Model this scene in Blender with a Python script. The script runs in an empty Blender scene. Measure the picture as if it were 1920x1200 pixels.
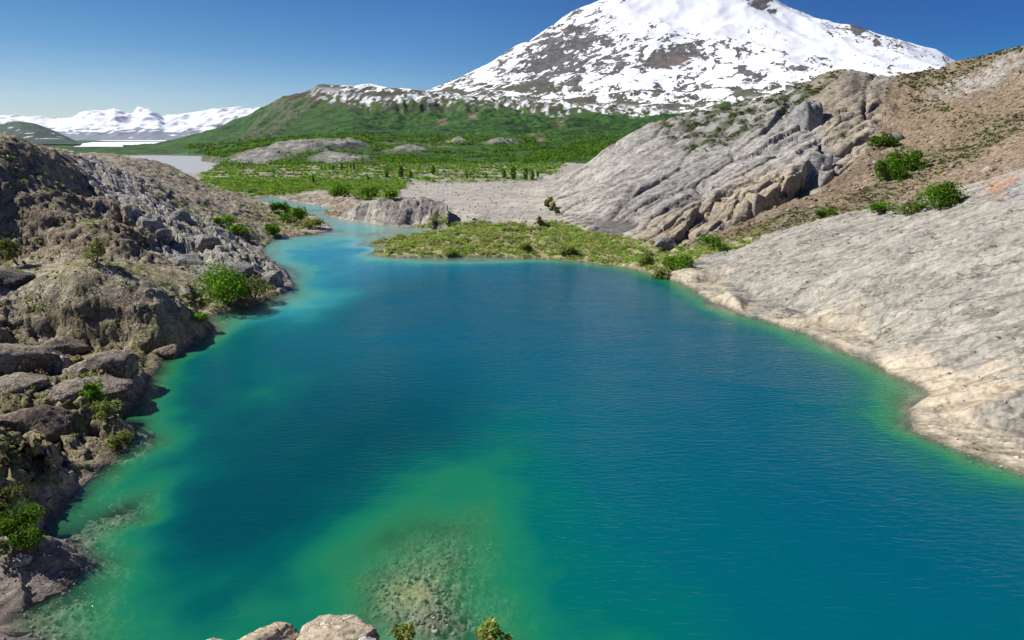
import bpy, math, random
import numpy as np
random.seed(7); RNG = np.random.default_rng(7)
F32 = np.float32
# ------------------------------------------------------------------ camera, sky, sun, exposure
H = 20.0; FPX = 1150.0; PITCH = math.atan(340.0/FPX)
CP, SP = math.cos(PITCH), math.sin(PITCH)
sc = bpy.context.scene; COL = sc.collection
cam_d = bpy.data.cameras.new('camera'); cam = bpy.data.objects.new('camera', cam_d); COL.objects.link(cam)
cam.location = (0, 0, H); cam.rotation_euler = (math.pi/2-PITCH, 0, 0)
cam_d.sensor_width = 36.0; cam_d.lens = 36.0*FPX/1920.0; cam_d.clip_start = 0.1; cam_d.clip_end = 40000
sc.camera = cam
SUN_AZ = math.radians(-75); SUN_EL = math.radians(43)      # azimuth from +Y, negative = to the left
w = bpy.data.worlds.new('World'); sc.world = w; w.use_nodes = True
nt = w.node_tree; nt.nodes.clear()
sky = nt.nodes.new('ShaderNodeTexSky'); sky.sky_type = 'NISHITA'; sky.sun_disc = False
sky.sun_elevation = SUN_EL; sky.sun_rotation = SUN_AZ
sky.altitude = 0; sky.air_density = 1.0; sky.dust_density = 0.0; sky.ozone_density = 1.6
bg = nt.nodes.new('ShaderNodeBackground'); bg.inputs['Strength'].default_value = 0.075
wo = nt.nodes.new('ShaderNodeOutputWorld')
# polarised, cold colour grade of the sky by height
geo = nt.nodes.new('ShaderNodeNewGeometry'); sep = nt.nodes.new('ShaderNodeSeparateXYZ')
neg = nt.nodes.new('ShaderNodeVectorMath'); neg.operation = 'SCALE'; neg.inputs['Scale'].default_value = -1.0
nt.links.new(geo.outputs['Incoming'], neg.inputs[0]); nt.links.new(neg.outputs[0], sep.inputs[0])
rp = nt.nodes.new('ShaderNodeValToRGB'); nt.links.new(sep.outputs[2], rp.inputs[0]); e = rp.color_ramp.elements
e[0].position = 0.0; e[0].color = (.80, .84, 1.06, 1); e[1].position = .6; e[1].color = (.14, .38, .80, 1)
for p_, c_ in ((.05, (.68, .79, 1.06, 1)), (.12, (.30, .58, .92, 1)), (.22, (.11, .44, .82, 1))): q_ = e.new(p_); q_.color = c_
mul_ = nt.nodes.new('ShaderNodeMix'); mul_.data_type = 'RGBA'; mul_.blend_type = 'MULTIPLY'; mul_.inputs[0].default_value = 1.0
nt.links.new(sky.outputs[0], mul_.inputs[6]); nt.links.new(rp.outputs[0], mul_.inputs[7])
def wm(op, a, b=0.0, c=None):
    q = nt.nodes.new('ShaderNodeMath'); q.operation = op
    for i_, v_ in enumerate((a, b, c)):
        if v_ is None: continue
        if isinstance(v_, bpy.types.NodeSocket): nt.links.new(v_, q.inputs[i_])
        else: q.inputs[i_].default_value = v_
    return q.outputs[0]
def wr(v_, a, b, c=0.0, d=1.0):
    q = nt.nodes.new('ShaderNodeMapRange'); q.interpolation_type = 'SMOOTHSTEP'; nt.links.new(v_, q.inputs[0])
    for i_, x_ in enumerate((a, b, c, d)): q.inputs[i_+1].default_value = x_
    return q.outputs[0]
sdir_ = (math.sin(SUN_AZ)*math.cos(SUN_EL), math.cos(SUN_AZ)*math.cos(SUN_EL), math.sin(SUN_EL))
dp = nt.nodes.new('ShaderNodeVectorMath'); dp.operation = 'DOT_PRODUCT'; nt.links.new(neg.outputs[0], dp.inputs[0]); dp.inputs[1].default_value = sdir_
pr = nt.nodes.new('ShaderNodeValToRGB'); nt.links.new(wr(dp.outputs['Value'], -.15, .75), pr.inputs[0]); e = pr.color_ramp.elements
e[0].color = (.0, .42, .72, 1); e[1].color = (.80, .79, .74, 1); q_ = e.new(.65); q_.color = (.64, .80, .86, 1)
mul2 = nt.nodes.new('ShaderNodeMix'); mul2.data_type = 'RGBA'; mul2.blend_type = 'MULTIPLY'; mul2.inputs[0].default_value = 1.0
nt.links.new(mul_.outputs[2], mul2.inputs[6]); nt.links.new(pr.outputs[0], mul2.inputs[7])
nt.links.new(mul2.outputs[2], bg.inputs['Color']); nt.links.new(bg.outputs[0], wo.inputs[0])
sd = bpy.data.lights.new('sun', 'SUN'); sd.energy = 5.0; sd.angle = math.radians(0.53); sd.color = (1.0, 0.955, 0.89)
sun = bpy.data.objects.new('sun', sd); COL.objects.link(sun)
from mathutils import Vector
sdir = Vector((math.sin(SUN_AZ)*math.cos(SUN_EL), math.cos(SUN_AZ)*math.cos(SUN_EL), math.sin(SUN_EL)))
sun.rotation_euler = sdir.to_track_quat('Z', 'Y').to_euler(); sun.location = (-60, 20, 120)
sc.view_settings.view_transform = 'Standard'; sc.view_settings.look = 'None'
sc.view_settings.gamma = 1.0; sc.view_settings.use_curve_mapping = False; sc.view_settings.exposure = 0.5
sc.cycles.volume_bounces = 1; sc.cycles.max_bounces = 6; sc.cycles.transparent_max_bounces = 12
sc.cycles.use_denoising = True

# ------------------------------------------------------------------ photograph geometry helpers
def ray(px, py):
    u = (px-960.0)/FPX; v = (600.0-py)/FPX
    return u, CP+v*SP, -SP+v*CP
def atY(px, py, Y):                       # world point seen at a pixel at forward distance Y
    dx, dy, dz = ray(px, py); t = Y/dy
    return dx*t, Y, H+dz*t
def atz(px, py, z=0.0):
    dx, dy, dz = ray(px, py); t = (z-H)/dz
    return dx*t, dy*t, z
def proj(x, y, z):
    zz = z-H; d = y*CP-zz*SP; d = np.where(np.abs(d) < 1e-3, 1e-3, d)
    return 960+FPX*x/d, 600-FPX*(y*SP+zz*CP)/d, d

# ------------------------------------------------------------------ numpy noise
def _hash(xi, yi, seed):
    h = (xi.astype(np.int64)*374761393 + yi.astype(np.int64)*668265263 + seed*1442695041) & 0xffffffff
    h = ((h ^ (h >> 13))*1274126177) & 0xffffffff
    return (h ^ (h >> 16)) & 0xffffffff
_G = np.linspace(0, 2*np.pi, 256, endpoint=False); _GX = np.cos(_G).astype(F32); _GY = np.sin(_G).astype(F32)
def perlin(x, y, seed=0):
    xf = np.floor(x); yf = np.floor(y); xi = xf.astype(np.int64); yi = yf.astype(np.int64)
    fx = (x-xf).astype(F32); fy = (y-yf).astype(F32)
    u = fx*fx*fx*(fx*(fx*6-15)+10); v = fy*fy*fy*(fy*(fy*6-15)+10)
    def g(ix, iy, dx, dy):
        h = _hash(ix, iy, seed) & 255
        return _GX[h]*dx+_GY[h]*dy
    a = g(xi, yi, fx, fy); b = g(xi+1, yi, fx-1, fy); c = g(xi, yi+1, fx, fy-1); d = g(xi+1, yi+1, fx-1, fy-1)
    a = a+(b-a)*u; c = c+(d-c)*u
    return (a+(c-a)*v)*1.5
def fbm(x, y, o=4, seed=0, gain=0.5, ridged=False):
    s = 0; a = 1; t = 0
    for k in range(o):
        n = perlin(x+17.3*k, y-9.1*k, seed+k)
        if ridged: n = 1-2*np.abs(n)
        s = s+n*a; t += a; a *= gain
        x = x*2.03*0.8-y*2.03*0.6; y = x*0.75+y*2.03*0.8*1.2
    return s/t*1.4
def worley(x, y, seed=0):
    xf = np.floor(x); yf = np.floor(y)
    F1 = np.full(x.shape, 9.0, F32); F2 = F1.copy(); idr = np.zeros(x.shape, F32); DX = np.zeros(x.shape, F32); DY = DX.copy()
    for i in (-1, 0, 1):
        for j in (-1, 0, 1):
            h = _hash(xf+i, yf+j, seed)
            px = ((h & 1023)/1023.0).astype(F32); py = (((h >> 10) & 1023)/1023.0).astype(F32)
            dx = (xf+i+px-x).astype(F32); dy = (yf+j+py-y).astype(F32); d = np.sqrt(dx*dx+dy*dy)
            m = d < F1
            F2 = np.where(m, F1, np.minimum(F2, d)); F1 = np.where(m, d, F1)
            idr = np.where(m, ((h >> 20) & 1023)/1023.0, idr); DX = np.where(m, dx, DX); DY = np.where(m, dy, DY)
    return F1, F2, idr.astype(F32), DX, DY
def rot(x, y, deg):
    c, s = math.cos(math.radians(deg)), math.sin(math.radians(deg)); return x*c+y*s, -x*s+y*c
def sm(a, b, x):
    t = np.clip((x-a)/(b-a), 0, 1); return t*t*(3-2*t)
def lerp(a, b, t): return a+(b-a)*t
def blocks(x, y, deg, lx, ly, seed, tilt=0.6):
    """fractured rock: cells that stand proud, tilt and are split by joints; about -1..1"""
    a, b = rot(x, y, deg); wx = fbm(a/lx*0.7, b/ly*0.7, 2, seed+50)*0.35
    F1, F2, i, dx, dy = worley(a/lx+wx, b/ly+wx, seed)
    j = sm(0.0, 0.12, F2-F1)
    return (i-0.5)*1.1+(dx*(i*7.0 % 1-0.5)+dy*(i*13.0 % 1-0.2))*tilt*2-(1-j)*0.5, i, 1-j

# ------------------------------------------------------------------ thin plate spline in log-polar ground coordinates
def tps_fit(P, V, reg=1e-4):
    P = np.asarray(P, float); V = np.asarray(V, float); n = len(P)
    d2 = ((P[:, None]-P[None])**2).sum(-1)
    K = 0.5*d2*np.log(d2+1e-12)+reg*np.eye(n)
    A = np.zeros((n+3, n+3)); A[:n, :n] = K; A[:n, n] = 1; A[:n, n+1:] = P; A[n, :n] = 1; A[n+1:, :n] = P.T
    return P, np.linalg.solve(A, np.concatenate([V, np.zeros(3)]))
def tps_eval(fit, a, b):
    P, w = fit; out = w[-3]+w[-2]*a+w[-1]*b
    for (p, q), k in zip(P, w[:-3]):
        d2 = (a-p)**2+(b-q)**2
        out = out+k*0.5*d2*np.log(d2+1e-12)
    return out
def ctrl(pts):
    P = []; V = []
    for x, y, z in pts:
        r = math.hypot(x, y); P.append((math.atan2(x, y), math.log(r))); V.append(z/r)
    return P, V
def poly_sd(px, py, poly):
    """signed distance to a polygon, positive inside"""
    poly = np.asarray(poly, float); n = len(poly); D = np.full(px.shape, 1e18); ins = np.zeros(px.shape, bool)
    for i in range(n):
        x0, y0 = poly[i]; x1, y1 = poly[(i+1) % n]
        ex, ey = x1-x0, y1-y0; L = ex*ex+ey*ey+1e-12
        t = np.clip(((px-x0)*ex+(py-y0)*ey)/L, 0, 1)
        D = np.minimum(D, (px-x0-t*ex)**2+(py-y0-t*ey)**2)
        c = ((y0 > py) != (y1 > py)) & (px < (x1-x0)*(py-y0)/((y1-y0) if y1 != y0 else 1e-12)+x0)
        ins ^= c
    return np.where(ins, 1, -1)*np.sqrt(D)

# ------------------------------------------------------------------ shoreline of the lake (traced, then laid on the water level)
shore_px = [(0,1152),(60,1130),(110,1105),(160,1068),(155,1048),(125,1016),(95,1013),(75,1020),(68,1000),(82,975),(120,945),
 (165,905),(205,868),(225,838),(268,817),(252,797),(225,788),(245,765),(262,745),(282,705),(300,680),(335,662),(372,638),(405,620),
 (397,606),(385,597),(420,586),(470,575),(505,560),(548,543),(545,525),(525,500),(503,487),(490,470),(505,455),(520,446),(570,442),
 (600,438),(627,430),(610,418),(590,408),(560,395),(540,386),(505,381),(472,376),(476,371),(513,370),(560,379),(600,386),(630,391),
 (612,397),(603,403),(640,411),(700,419),(760,427),(812,430),(822,426),(850,430),(840,434),(800,438),(760,443),(725,450),(700,455),
 (684,459),(700,461),(722,462),(712,470),(695,475),(720,481),(760,483),(850,483),(900,482),(980,484),(1040,487),(1100,492),(1150,498),
 (1200,508),(1240,518),(1272,527),(1284,533),(1330,563),(1400,592),(1450,607),(1500,621),(1550,642),(1600,666),(1650,690),(1700,712),
 (1742,738),(1718,752),(1706,770),(1705,790),(1722,806),(1745,818),(1780,835),(1820,850),(1870,868),(1920,884),(2000,905)]
shore = [atz(x, y)[:2] for x, y in shore_px]+[(44,29),(60,24),(90,10),(60,8),(30,11),(15,13.5),(6,15),(0,15.5),(-6,14.8),(-11,15.5)]
shore += [atz(*p)[:2] for p in [(150,1265),(62,1203),(25,1180),(0,1168),(-60,1160),(-140,1150),(-120,1140),(-60,1148)]]

# ------------------------------------------------------------------ control points of the near ground: (px, py, forward distance)
near = [atY(*p) for p in [
 # left hill, its cliff and the brown slope
 (0,264,92),(60,282,95),(0,300,88),(60,305,92),(0,345,84),(60,345,87),(120,330,98),(0,400,81),(100,400,83),(170,415,84),
 (0,478,77),(100,484,77),(180,482,77),(230,415,86),(240,480,78.5),(190,370,96),(130,300,108),(240,445,82),(0,1000,26.3),(60,1000,26.6),(0,950,27.6),
 # grey ridge
 (150,293,135),(200,312,125),(190,345,108),(250,365,108),(300,400,100),(350,425,97),(400,452,93),(450,480,89),(500,505,85.5),
 (160,405,97),(220,440,89),(270,470,84),(330,500,82),(300,470,86),(420,520,79),(480,540,79.5),
 (230,330,128),(300,375,118),(370,415,107),
 # hills behind the ridge
 (290,330,158),(350,360,150),(400,372,152),(450,398,143),(330,392,124),(400,425,116),(350,405,116),(480,452,120),(445,445,110),
 (450,425,122),(540,400,165),(560,420,149),(590,425,146),(500,385,190),(500,420,144),
 (250,298,190),(320,310,200),(335,325,188),(370,350,205),(430,365,215),(200,292,185),
 # terrace, mound and near bank
 (0,505,71),(100,510,70),(200,510,71),(300,530,71),(330,560,68),(0,545,60.5),(60,540,60),(130,540,58.6),(230,556,58.6),(300,590,57.8),(350,610,59.5),
 (20,610,56.5),(100,640,56.6),(200,652,56.1),(270,648,56),(330,640,57.8),
 (0,620,54),(60,680,47.5),(0,700,44),(150,700,46.5),(220,700,46.5),(100,760,40),(180,760,41),(0,800,34.5),(100,840,34.5),(200,800,38.5),
 (0,900,28.8),(60,900,30.3),(130,880,33.3),(0,970,26.8),(50,950,28.6),
 # right slab: face and crest
 (1330,480,97),(1300,510,92),(1400,458,95),(1480,435,92),(1540,420,88),(1600,404,86),(1700,386,83),(1780,372,80),(1860,342,78),(1920,320,75),
 (1400,520,83),(1500,500,78),(1500,560,71.5),(1600,480,75),(1600,580,64),(1700,450,70),(1700,540,62),(1700,640,54.5),(1800,420,68),
 (1800,520,59),(1800,620,52.5),(1800,720,46),(1800,800,40.5),(1920,400,64),(1920,500,56),(1920,600,49.5),(1920,700,43.5),(1920,800,38.4),
 (1860,850,37.3),(2050,300,70),(2050,500,52),(2050,700,41),(1300,535,85),
 # vegetated hollow behind the slab
 (1310,472,104),(1350,455,104),(1420,440,106),(1500,415,107),(1600,393,105),(1700,378,102),(1790,355,100),(1870,325,98),
 # dome foot and face
 (1030,352,262),(1036,375,212),(1048,405,168),(1070,422,149),(1100,434,137),(1160,445,128),(1250,462,112),(1300,460,111),
 (1100,310,235),(1150,270,238),(1200,240,240),(1260,222,245),(1330,209,248),(1400,192,248),(1450,178,246),(1520,150,238),(1590,130,232),(1640,140,235),
 (1100,370,180),(1150,340,192),(1200,300,210),(1200,360,172),(1200,420,142),(1300,260,215),(1300,330,178),(1300,400,138),
 (1400,240,215),(1400,300,183),(1400,360,150),(1400,410,126),(1500,210,212),(1500,280,172),(1500,340,146),(1500,380,125),
 (1560,250,188),(1560,340,140),(1590,190,208),
 # scree basin and upper ridge
 (1620,230,195),(1650,180,218),(1700,160,245),(1760,145,240),(1800,116,232),(1860,103,222),(1920,88,212),(1650,280,166),(1620,350,128),
 (1700,220,196),(1700,300,150),(1700,345,120),(1800,180,185),(1800,250,150),(1800,310,118),(1900,140,175),(1900,200,148),(1900,260,118),(1900,300,103),
 (2100,40,200),(2100,200,120),
 # rock beside the channel
 (615,398,158.5),(640,388,160),(700,377,158),(760,374,156),(795,378,153),(815,396,147),(640,402,155.5),(700,408,151),(760,412,147.5),(800,412,146),
 ]]
near += [atz(*p) for p in [  # flat ground given by its height
 (850,400,.7),(900,420,.6),(900,370,1.2),(1000,420,1.0),(1000,370,1.6),(850,350,1.5),(950,345,1.8),(740,350,1.4),(660,382,.9),(740,366,1.1),
 (620,372,.7),(560,366,.6),(600,350,1.0),(500,350,1.0),(500,330,1.3),(700,330,1.4),(850,330,1.9),(1000,325,2.4),(440,345,1.2),
 (750,465,1.3),(800,450,1.4),(850,465,1.8),(900,440,1.5),(950,465,1.8),(1000,440,1.6),(1050,460,1.8),(1100,470,1.8),(1150,470,1.9),(1200,480,1.7),
 (1250,490,1.6),(1290,500,1.6),(720,472,.5),
 (40,1060,.75),(110,1050,.6),(60,1100,.6),(0,1100,.8),(0,1035,1.3),(0,1185,.9),
 # lake bed
 (780,1110,-.45),(780,1160,-.35),(710,1120,-.75),(850,1100,-.7),(870,1030,-1.0),(800,1060,-.7),(840,1180,-.5),(700,1180,-.8),(650,1180,-1.6),(600,1100,-2.6),(960,1060,-2.0),(980,1160,-2.4),
 (1050,1120,-3.0),(1150,1180,-3.6),(900,960,-2.6),(960,930,-3.0),(940,880,-4.2),(700,1010,-2.9),(620,1040,-3.8),(550,1150,-4.0),(500,1100,-4.8),
 (240,1000,-.7),(200,1060,-.6),(280,960,-1.1),(300,1010,-1.2),(250,1060,-1.0),(160,1110,-1.0),(230,1110,-2.4),(330,1040,-3.2),(350,970,-3.2),(360,1040,-4.2),(300,1120,-4),(100,1180,-2),(400,930,-3.6),
 (200,960,-2.2),(300,860,-3.4),(350,790,-3.2),(420,830,-4.0),(330,740,-2.4),(400,700,-2.6),(480,650,-2.5),(450,720,-3.8),(500,760,-4.6),(560,790,-3.9),(600,740,-5.4),(620,800,-4.9),
 (420,610,-1.6),(520,600,-1.5),(600,580,-1.7),(670,590,-2.9),(560,560,-1.5),(640,640,-4.0),(740,620,-6.5),(590,640,-2.8),
 (600,520,-3.4),(560,490,-2.0),(680,500,-3.0),(600,470,-1.5),(540,460,-1.1),(640,440,-1.6),(660,470,-1.9),(700,440,-1.4),(780,432,-1.1),(640,420,-2.0),(600,400,-1.8),(540,378,-1.2),(640,455,-1.1),
 (760,510,-5.5),(850,520,-7),(850,500,-5.0),(1000,510,-6.5),(1100,515,-5.5),(1180,530,-4.5),(1240,545,-3.0),(1100,600,-9),(900,700,-10),(700,700,-8),(800,850,-8),(700,900,-7.5),
 (1200,600,-7),(1330,600,-4.5),(1300,660,-8),(1450,650,-4.0),(1400,750,-9),(1550,690,-3.0),(1600,720,-2.4),(1660,750,-1.6),(1600,800,-3.4),(1500,780,-6),(1660,820,-2.0),(1640,880,-4.4),
 (1750,880,-3.2),(1500,950,-9),(1250,900,-10),(1200,1050,-7),(1400,1150,-9),(1700,1050,-8),(1850,950,-4.2),(1880,1150,-8),(500,900,-3.9),(450,1000,-4.6),(520,820,-3.6),(380,880,-2.9),(400,1150,-5.2),(200,900,-2.6),
 ]]
def pol(azd, r, z): a = math.radians(azd); return (r*math.sin(a), r*math.cos(a), z)
near += [pol(*p) for p in [
 (-50,110,23),(-50,85,16),(-50,60,6),(-50,45,4),(-55,36,5),(-60,100,26),(-60,60,12),(-65,40,8),(-80,60,18),(-80,100,28),(-95,60,22),(-95,110,30),(-65,160,28),(-90,200,34),
 (-44,130,17),(-48,180,16),(-45,260,3),(-60,320,10),(-35,260,3),(-28,270,2),(-22,260,1.3),(-90,400,30),(-30,420,1.2),(-45,450,1.5),
 (50,75,17),(50,100,24),(50,150,33),(50,230,55),(60,60,14),(60,120,35),(60,230,60),(80,60,18),(80,150,45),(95,100,35),(95,220,60),
 (45,300,50),(35,290,44),(28,290,36),(20,300,22),(12,310,8),(8,330,3),(50,420,55),(35,420,40),(25,420,20),(15,420,6),(60,60,13),
 (-15,420,1.5),(0,400,2.2),(8,420,2.4),(-60,25,4),(-75,30,5),(60,30,2),(75,35,5),(0,17,-1.5),(-25,18,-3),(25,18,-3),(40,25,-6),
 (-60,500,8),(-30,520,1),(-15,520,2),(0,520,2.5),(10,520,4),(25,520,20),(40,520,40),(60,520,55),
 ]]
near += [(q[0], q[1], 0.0) for q in shore if abs(q[0]) > 18 and 20 < q[1] < 215 and q[0] < 60]
NF = tps_fit(*ctrl(near))

# ------------------------------------------------------------------ control points of the far ground
far = [atY(*p) for p in [
 (600,264,680),(560,268,640),(640,268,650),(500,288,560),(440,300,520),(680,285,600),(680,300,520),(560,300,520),(480,268,760),
 (760,262,820),(800,270,760),(860,266,800),(950,266,780),(1040,270,760),(760,282,640),(880,285,640),(1000,285,640),(1100,285,640),
 (880,316,415),(940,314,430),
 # green hillside
 (340,273,1500),(400,257,1550),(430,262,1300),(460,243,1600),(500,208,1650),(530,188,1700),(570,176,1750),(640,168,1850),(700,176,1950),(760,181,2050),(840,182,2150),
 (500,250,1300),(560,240,1300),(620,230,1350),(700,225,1400),(700,250,1100),(800,215,1500),(800,245,1150),(900,210,1550),(900,245,1100),(1000,205,1600),(1000,250,1050),
 (1100,210,1550),(1100,250,1050),(1200,215,1550),(1200,250,1050),(1300,215,1500),(1300,240,1100),(1400,200,1600),(640,255,1000),(560,258,1050),
 (900,192,2000),(1000,195,2000),(1100,198,2000),(1200,200,2000),(1300,195,2000),(1400,180,2050),(1500,170,2050),(1650,160,2100),(1800,150,2200),
 # snow mountain
 (850,162,2700),(900,128,3000),(950,100,3150),(1000,78,3250),(1050,45,3350),(1100,15,3450),(1140,-3,3500),(1200,-22,3600),(1300,-34,3700),(1400,-22,3700),(1440,0,3700),(1480,20,3650),(1560,48,3550),
 (1600,52,3500),(1640,66,3450),(1700,80,3400),(1750,98,3300),(1795,122,3200),(1850,160,3050),
 (950,150,2600),(1000,130,2700),(1000,165,2350),(1100,60,3150),(1100,100,2850),(1100,150,2400),(1200,20,3350),(1200,70,2950),(1200,130,2500),(1200,170,2200),
 (1300,10,3400),(1300,70,3000),(1300,120,2600),(1300,170,2200),(1400,30,3300),(1400,90,2800),(1400,150,2300),(1500,60,3200),(1500,110,2700),(1600,90,3000),(1600,130,2550),(1700,110,2900),(1700,145,2450),(1780,135,2800),
 ]]
far += [pol(*p) for p in [
 (-50,400,2),(-50,900,0),(-50,2000,0),(-50,5000,0),(-50,11000,0),(-38,400,1),(-38,900,0),(-38,2000,0),(-38,4500,0),(-38,11000,0),(-30,450,.6),(-30,900,0),(-30,2000,0),(-30,4500,0),(-30,11000,0),
 (-25,500,.6),(-25,800,0),(-25,2300,0),(-25,5000,0),(-20,450,1),(-21,2800,20),(-15,440,1.6),(-10,430,1.8),(0,440,2.4),(8,440,2.6),(-5,520,3),(5,520,4),
 (20,500,12),(30,500,22),(40,500,40),(50,500,50),(25,900,40),(35,900,70),(45,1200,120),(50,2500,150),(50,4000,150),
 (-10,3000,160),(-5,3400,160),(0,4200,200),(10,5200,300),(20,5600,300),(30,5200,200),(40,4600,100),(-15,3400,60),(-10,5000,20),(0,7000,30),(15,8500,60),(30,8500,60),(45,8500,60),(0,11000,0),(20,11000,0),(45,11000,0),(-15,6000,0),
 ]]
FF = tps_fit(*ctrl(far), reg=2e-5)

# ------------------------------------------------------------------ grids
def seg(a, b, n): return np.linspace(a, b, n, endpoint=False)
R = math.radians
class Grid:
    def __init__(s, az, lr):
        s.az = az; s.lr = lr; s.shape = (len(lr), len(az))
        s.A, s.L = np.meshgrid(az, lr); s.r = np.exp(s.L); s.X = s.r*np.sin(s.A); s.Y = s.r*np.cos(s.A)
        s.caz = az[::4] if (len(az)-1) % 4 == 0 else np.append(az[::4], az[-1])
        s.clr = lr[::4] if (len(lr)-1) % 4 == 0 else np.append(lr[::4], lr[-1])
        s.CA, s.CL = np.meshgrid(s.caz, s.clr); r = np.exp(s.CL); s.CX = r*np.sin(s.CA); s.CY = r*np.cos(s.CA)
        s.ia = np.interp(az, s.caz, np.arange(len(s.caz))); s.il = np.interp(lr, s.clr, np.arange(len(s.clr)))
    def up(s, c):
        i0 = np.clip(s.ia.astype(int), 0, len(s.caz)-2); f = (s.ia-i0)[None]
        m = c[:, i0]*(1-f)+c[:, i0+1]*f
        j0 = np.clip(s.il.astype(int), 0, len(s.clr)-2); g = (s.il-j0)[:, None]
        return m[j0]*(1-g)+m[j0+1]*g
    def sample(s, arr, x, y):
        a = np.arctan2(x, y); l = np.log(np.hypot(x, y)+1e-9)
        i = np.clip(np.interp(a, s.az, np.arange(len(s.az))), 0, len(s.az)-1.001); j = np.clip(np.interp(l, s.lr, np.arange(len(s.lr))), 0, len(s.lr)-1.001)
        i0 = i.astype(int); j0 = j.astype(int); f = i-i0; g = j-j0
        return (arr[j0, i0]*(1-f)+arr[j0, i0+1]*f)*(1-g)+(arr[j0+1, i0]*(1-f)+arr[j0+1, i0+1]*f)*g
G = Grid(np.concatenate([seg(R(-100), R(-44), 70), seg(R(-44), R(44), 700), np.linspace(R(44), R(100), 59)]),
         np.concatenate([seg(math.log(1.2), math.log(17), 80), seg(math.log(17), math.log(270), 700), np.linspace(math.log(270), math.log(480), 121)]))
GF = Grid(np.concatenate([seg(R(-60), R(-34), 40), seg(R(-34), R(39), 560), np.linspace(R(39), R(60), 33)]),
          np.concatenate([seg(math.log(470), math.log(3900), 440), np.linspace(math.log(3900), math.log(12500), 41)]))

# near heights
cz = tps_eval(NF, G.CA, G.CL)*np.exp(G.CL)
csd = poly_sd(G.CX, G.CY, shore)                      # + in water
sd_ = G.up(csd); z0 = G.up(cz)
X, Y = G.X, G.Y
sd_ = sd_+fbm(X/3.5, Y/3.5, 3, 5)*0.55*sm(0, 30, G.r)+fbm(X/0.9, Y/0.9, 2, 15)*0.12
land = sd_ < 0
z0 = np.where(land, np.maximum(z0, np.minimum(-sd_*0.45, 0.35)), np.minimum(z0, -np.minimum(sd_*0.5, 0.35)))
_clm = np.where((G.CX > -28) & (G.CY > 95) & (G.CX < 40), 0.16, 1.5)
cz = np.where(csd < 0, np.maximum(np.minimum(cz, .22-_clm*csd), .05), cz)
_lm = np.where((X > -28) & (Y > 95) & (X < 40), 0.16, 1.5); _l0 = np.where(_lm < 1, .22, .05)
_isle = G.up(poly_sd(G.CX, G.CY, [atY(*p)[:2] for p in [(598,402,154),(640,413,147),(760,430,139),(830,428,141),(835,400,150),(800,385,168),(700,375,178),(640,380,172)]]))
_lm = np.where(_isle > -1, 0.95, _lm)
z0 = np.where(land, np.minimum(z0, _l0+_lm*-sd_), np.maximum(z0, -0.05-0.9*np.clip(sd_, 0, 99)))
z0 = np.where(land, z0, np.minimum(z0+(fbm(X/8, Y/8, 3, 6)*.9+fbm(X/3, Y/2.2, 3, 7)*.35)*sm(.8, 3.0, -z0), -.04))
PX, PY, DD = proj(X, Y, z0)
CPX, CPY, CDD = proj(G.CX, G.CY, cz)
def mask(poly, ymin=0, ymax=1e9, feather=6, grid=None, data=None):
    g = grid or G; px, py = data or (CPX, CPY)
    m = sm(-feather, feather, poly_sd(px, py, poly))
    m = m*((g.CY > ymin) & (g.CY < ymax))
    return g.up(m)
def blob(cx, cy, rx, ry, ang=0, ymin=0, ymax=1e9):
    a, b = rot(PX-cx, PY-cy, ang)
    return np.exp(-((a/rx)**2+(b/ry)**2)*1.2)*((Y > ymin) & (Y < ymax))
xs = np.array
# regions
m_slab = G.up(sm(-1.2, 1.2, poly_sd(G.CX, G.CY, [(22,92)]+[atY(*p)[:2] for p in [(1300,503,97),(1330,476,100),(1400,455,99),(1480,432,97),(1600,402,93),(1700,383,90),(1800,362,88),(1920,310,84)]]+[(95,85),(140,60),(140,5),(30,8)])))*land
isl_poly = [atY(*p)[:2] for p in [(598,402,154),(640,413,147),(760,430,139),(830,428,141),(835,400,150),(800,385,168),(700,375,178),(640,380,172)]]
m_isl = G.up(sm(-1.5, 1.5, poly_sd(G.CX, G.CY, isl_poly)))*land
dome_poly = [atY(*p)[:2] for p in [(1020,348,300),(1034,375,212),(1046,405,168),(1070,424,148),(1100,436,136),(1160,447,127),(1250,464,110),(1300,462,110),
   (1330,430,118),(1420,400,128),(1510,375,132),(1570,330,148),(1620,290,166),(1650,230,195),(1650,190,215)]]+[(150,250),(140,330),(0,330)]
dsd = poly_sd(G.CX, G.CY, dome_poly); m_dome = G.up(sm(-2, 2, dsd))
m_dome = m_dome*(1-m_slab)*land
m_left = sm(-20, -24, X)*land*(1-m_isl)*sm(230, 215, Y+0*X)*(sm(-20, -24, X))
m_left = np.where((X > -47-(Y-130)*0.0) & (Y > 135), m_left*sm(3.2, 4.5, z0), m_left)
pen_poly = [(690,440),(830,420),(1050,420),(1100,432),(1250,458),(1330,462),(1420,440),(1345,500),(1290,540),(1200,520),(900,500),(650,500)]
m_pen = mask(pen_poly, 75, 160, 5)*land*(1-m_slab)*(1-m_dome*0.8)
m_fore = sm(26, 20, G.r)
m_scree = np.clip(1-m_dome-m_slab, 0, 1)*sm(22, 30, X)*sm(100, 108, Y+0.35*X)*land
m_scree = m_scree*(1-m_pen)*np.clip(sm(300, 270, Y)+sm(20, 60, X-.35*(Y-200))*0, 0, 1)
m_flat = np.clip(1-m_slab-m_isl-m_dome-m_left-m_pen-m_fore-m_scree, 0, 1)*land

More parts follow.
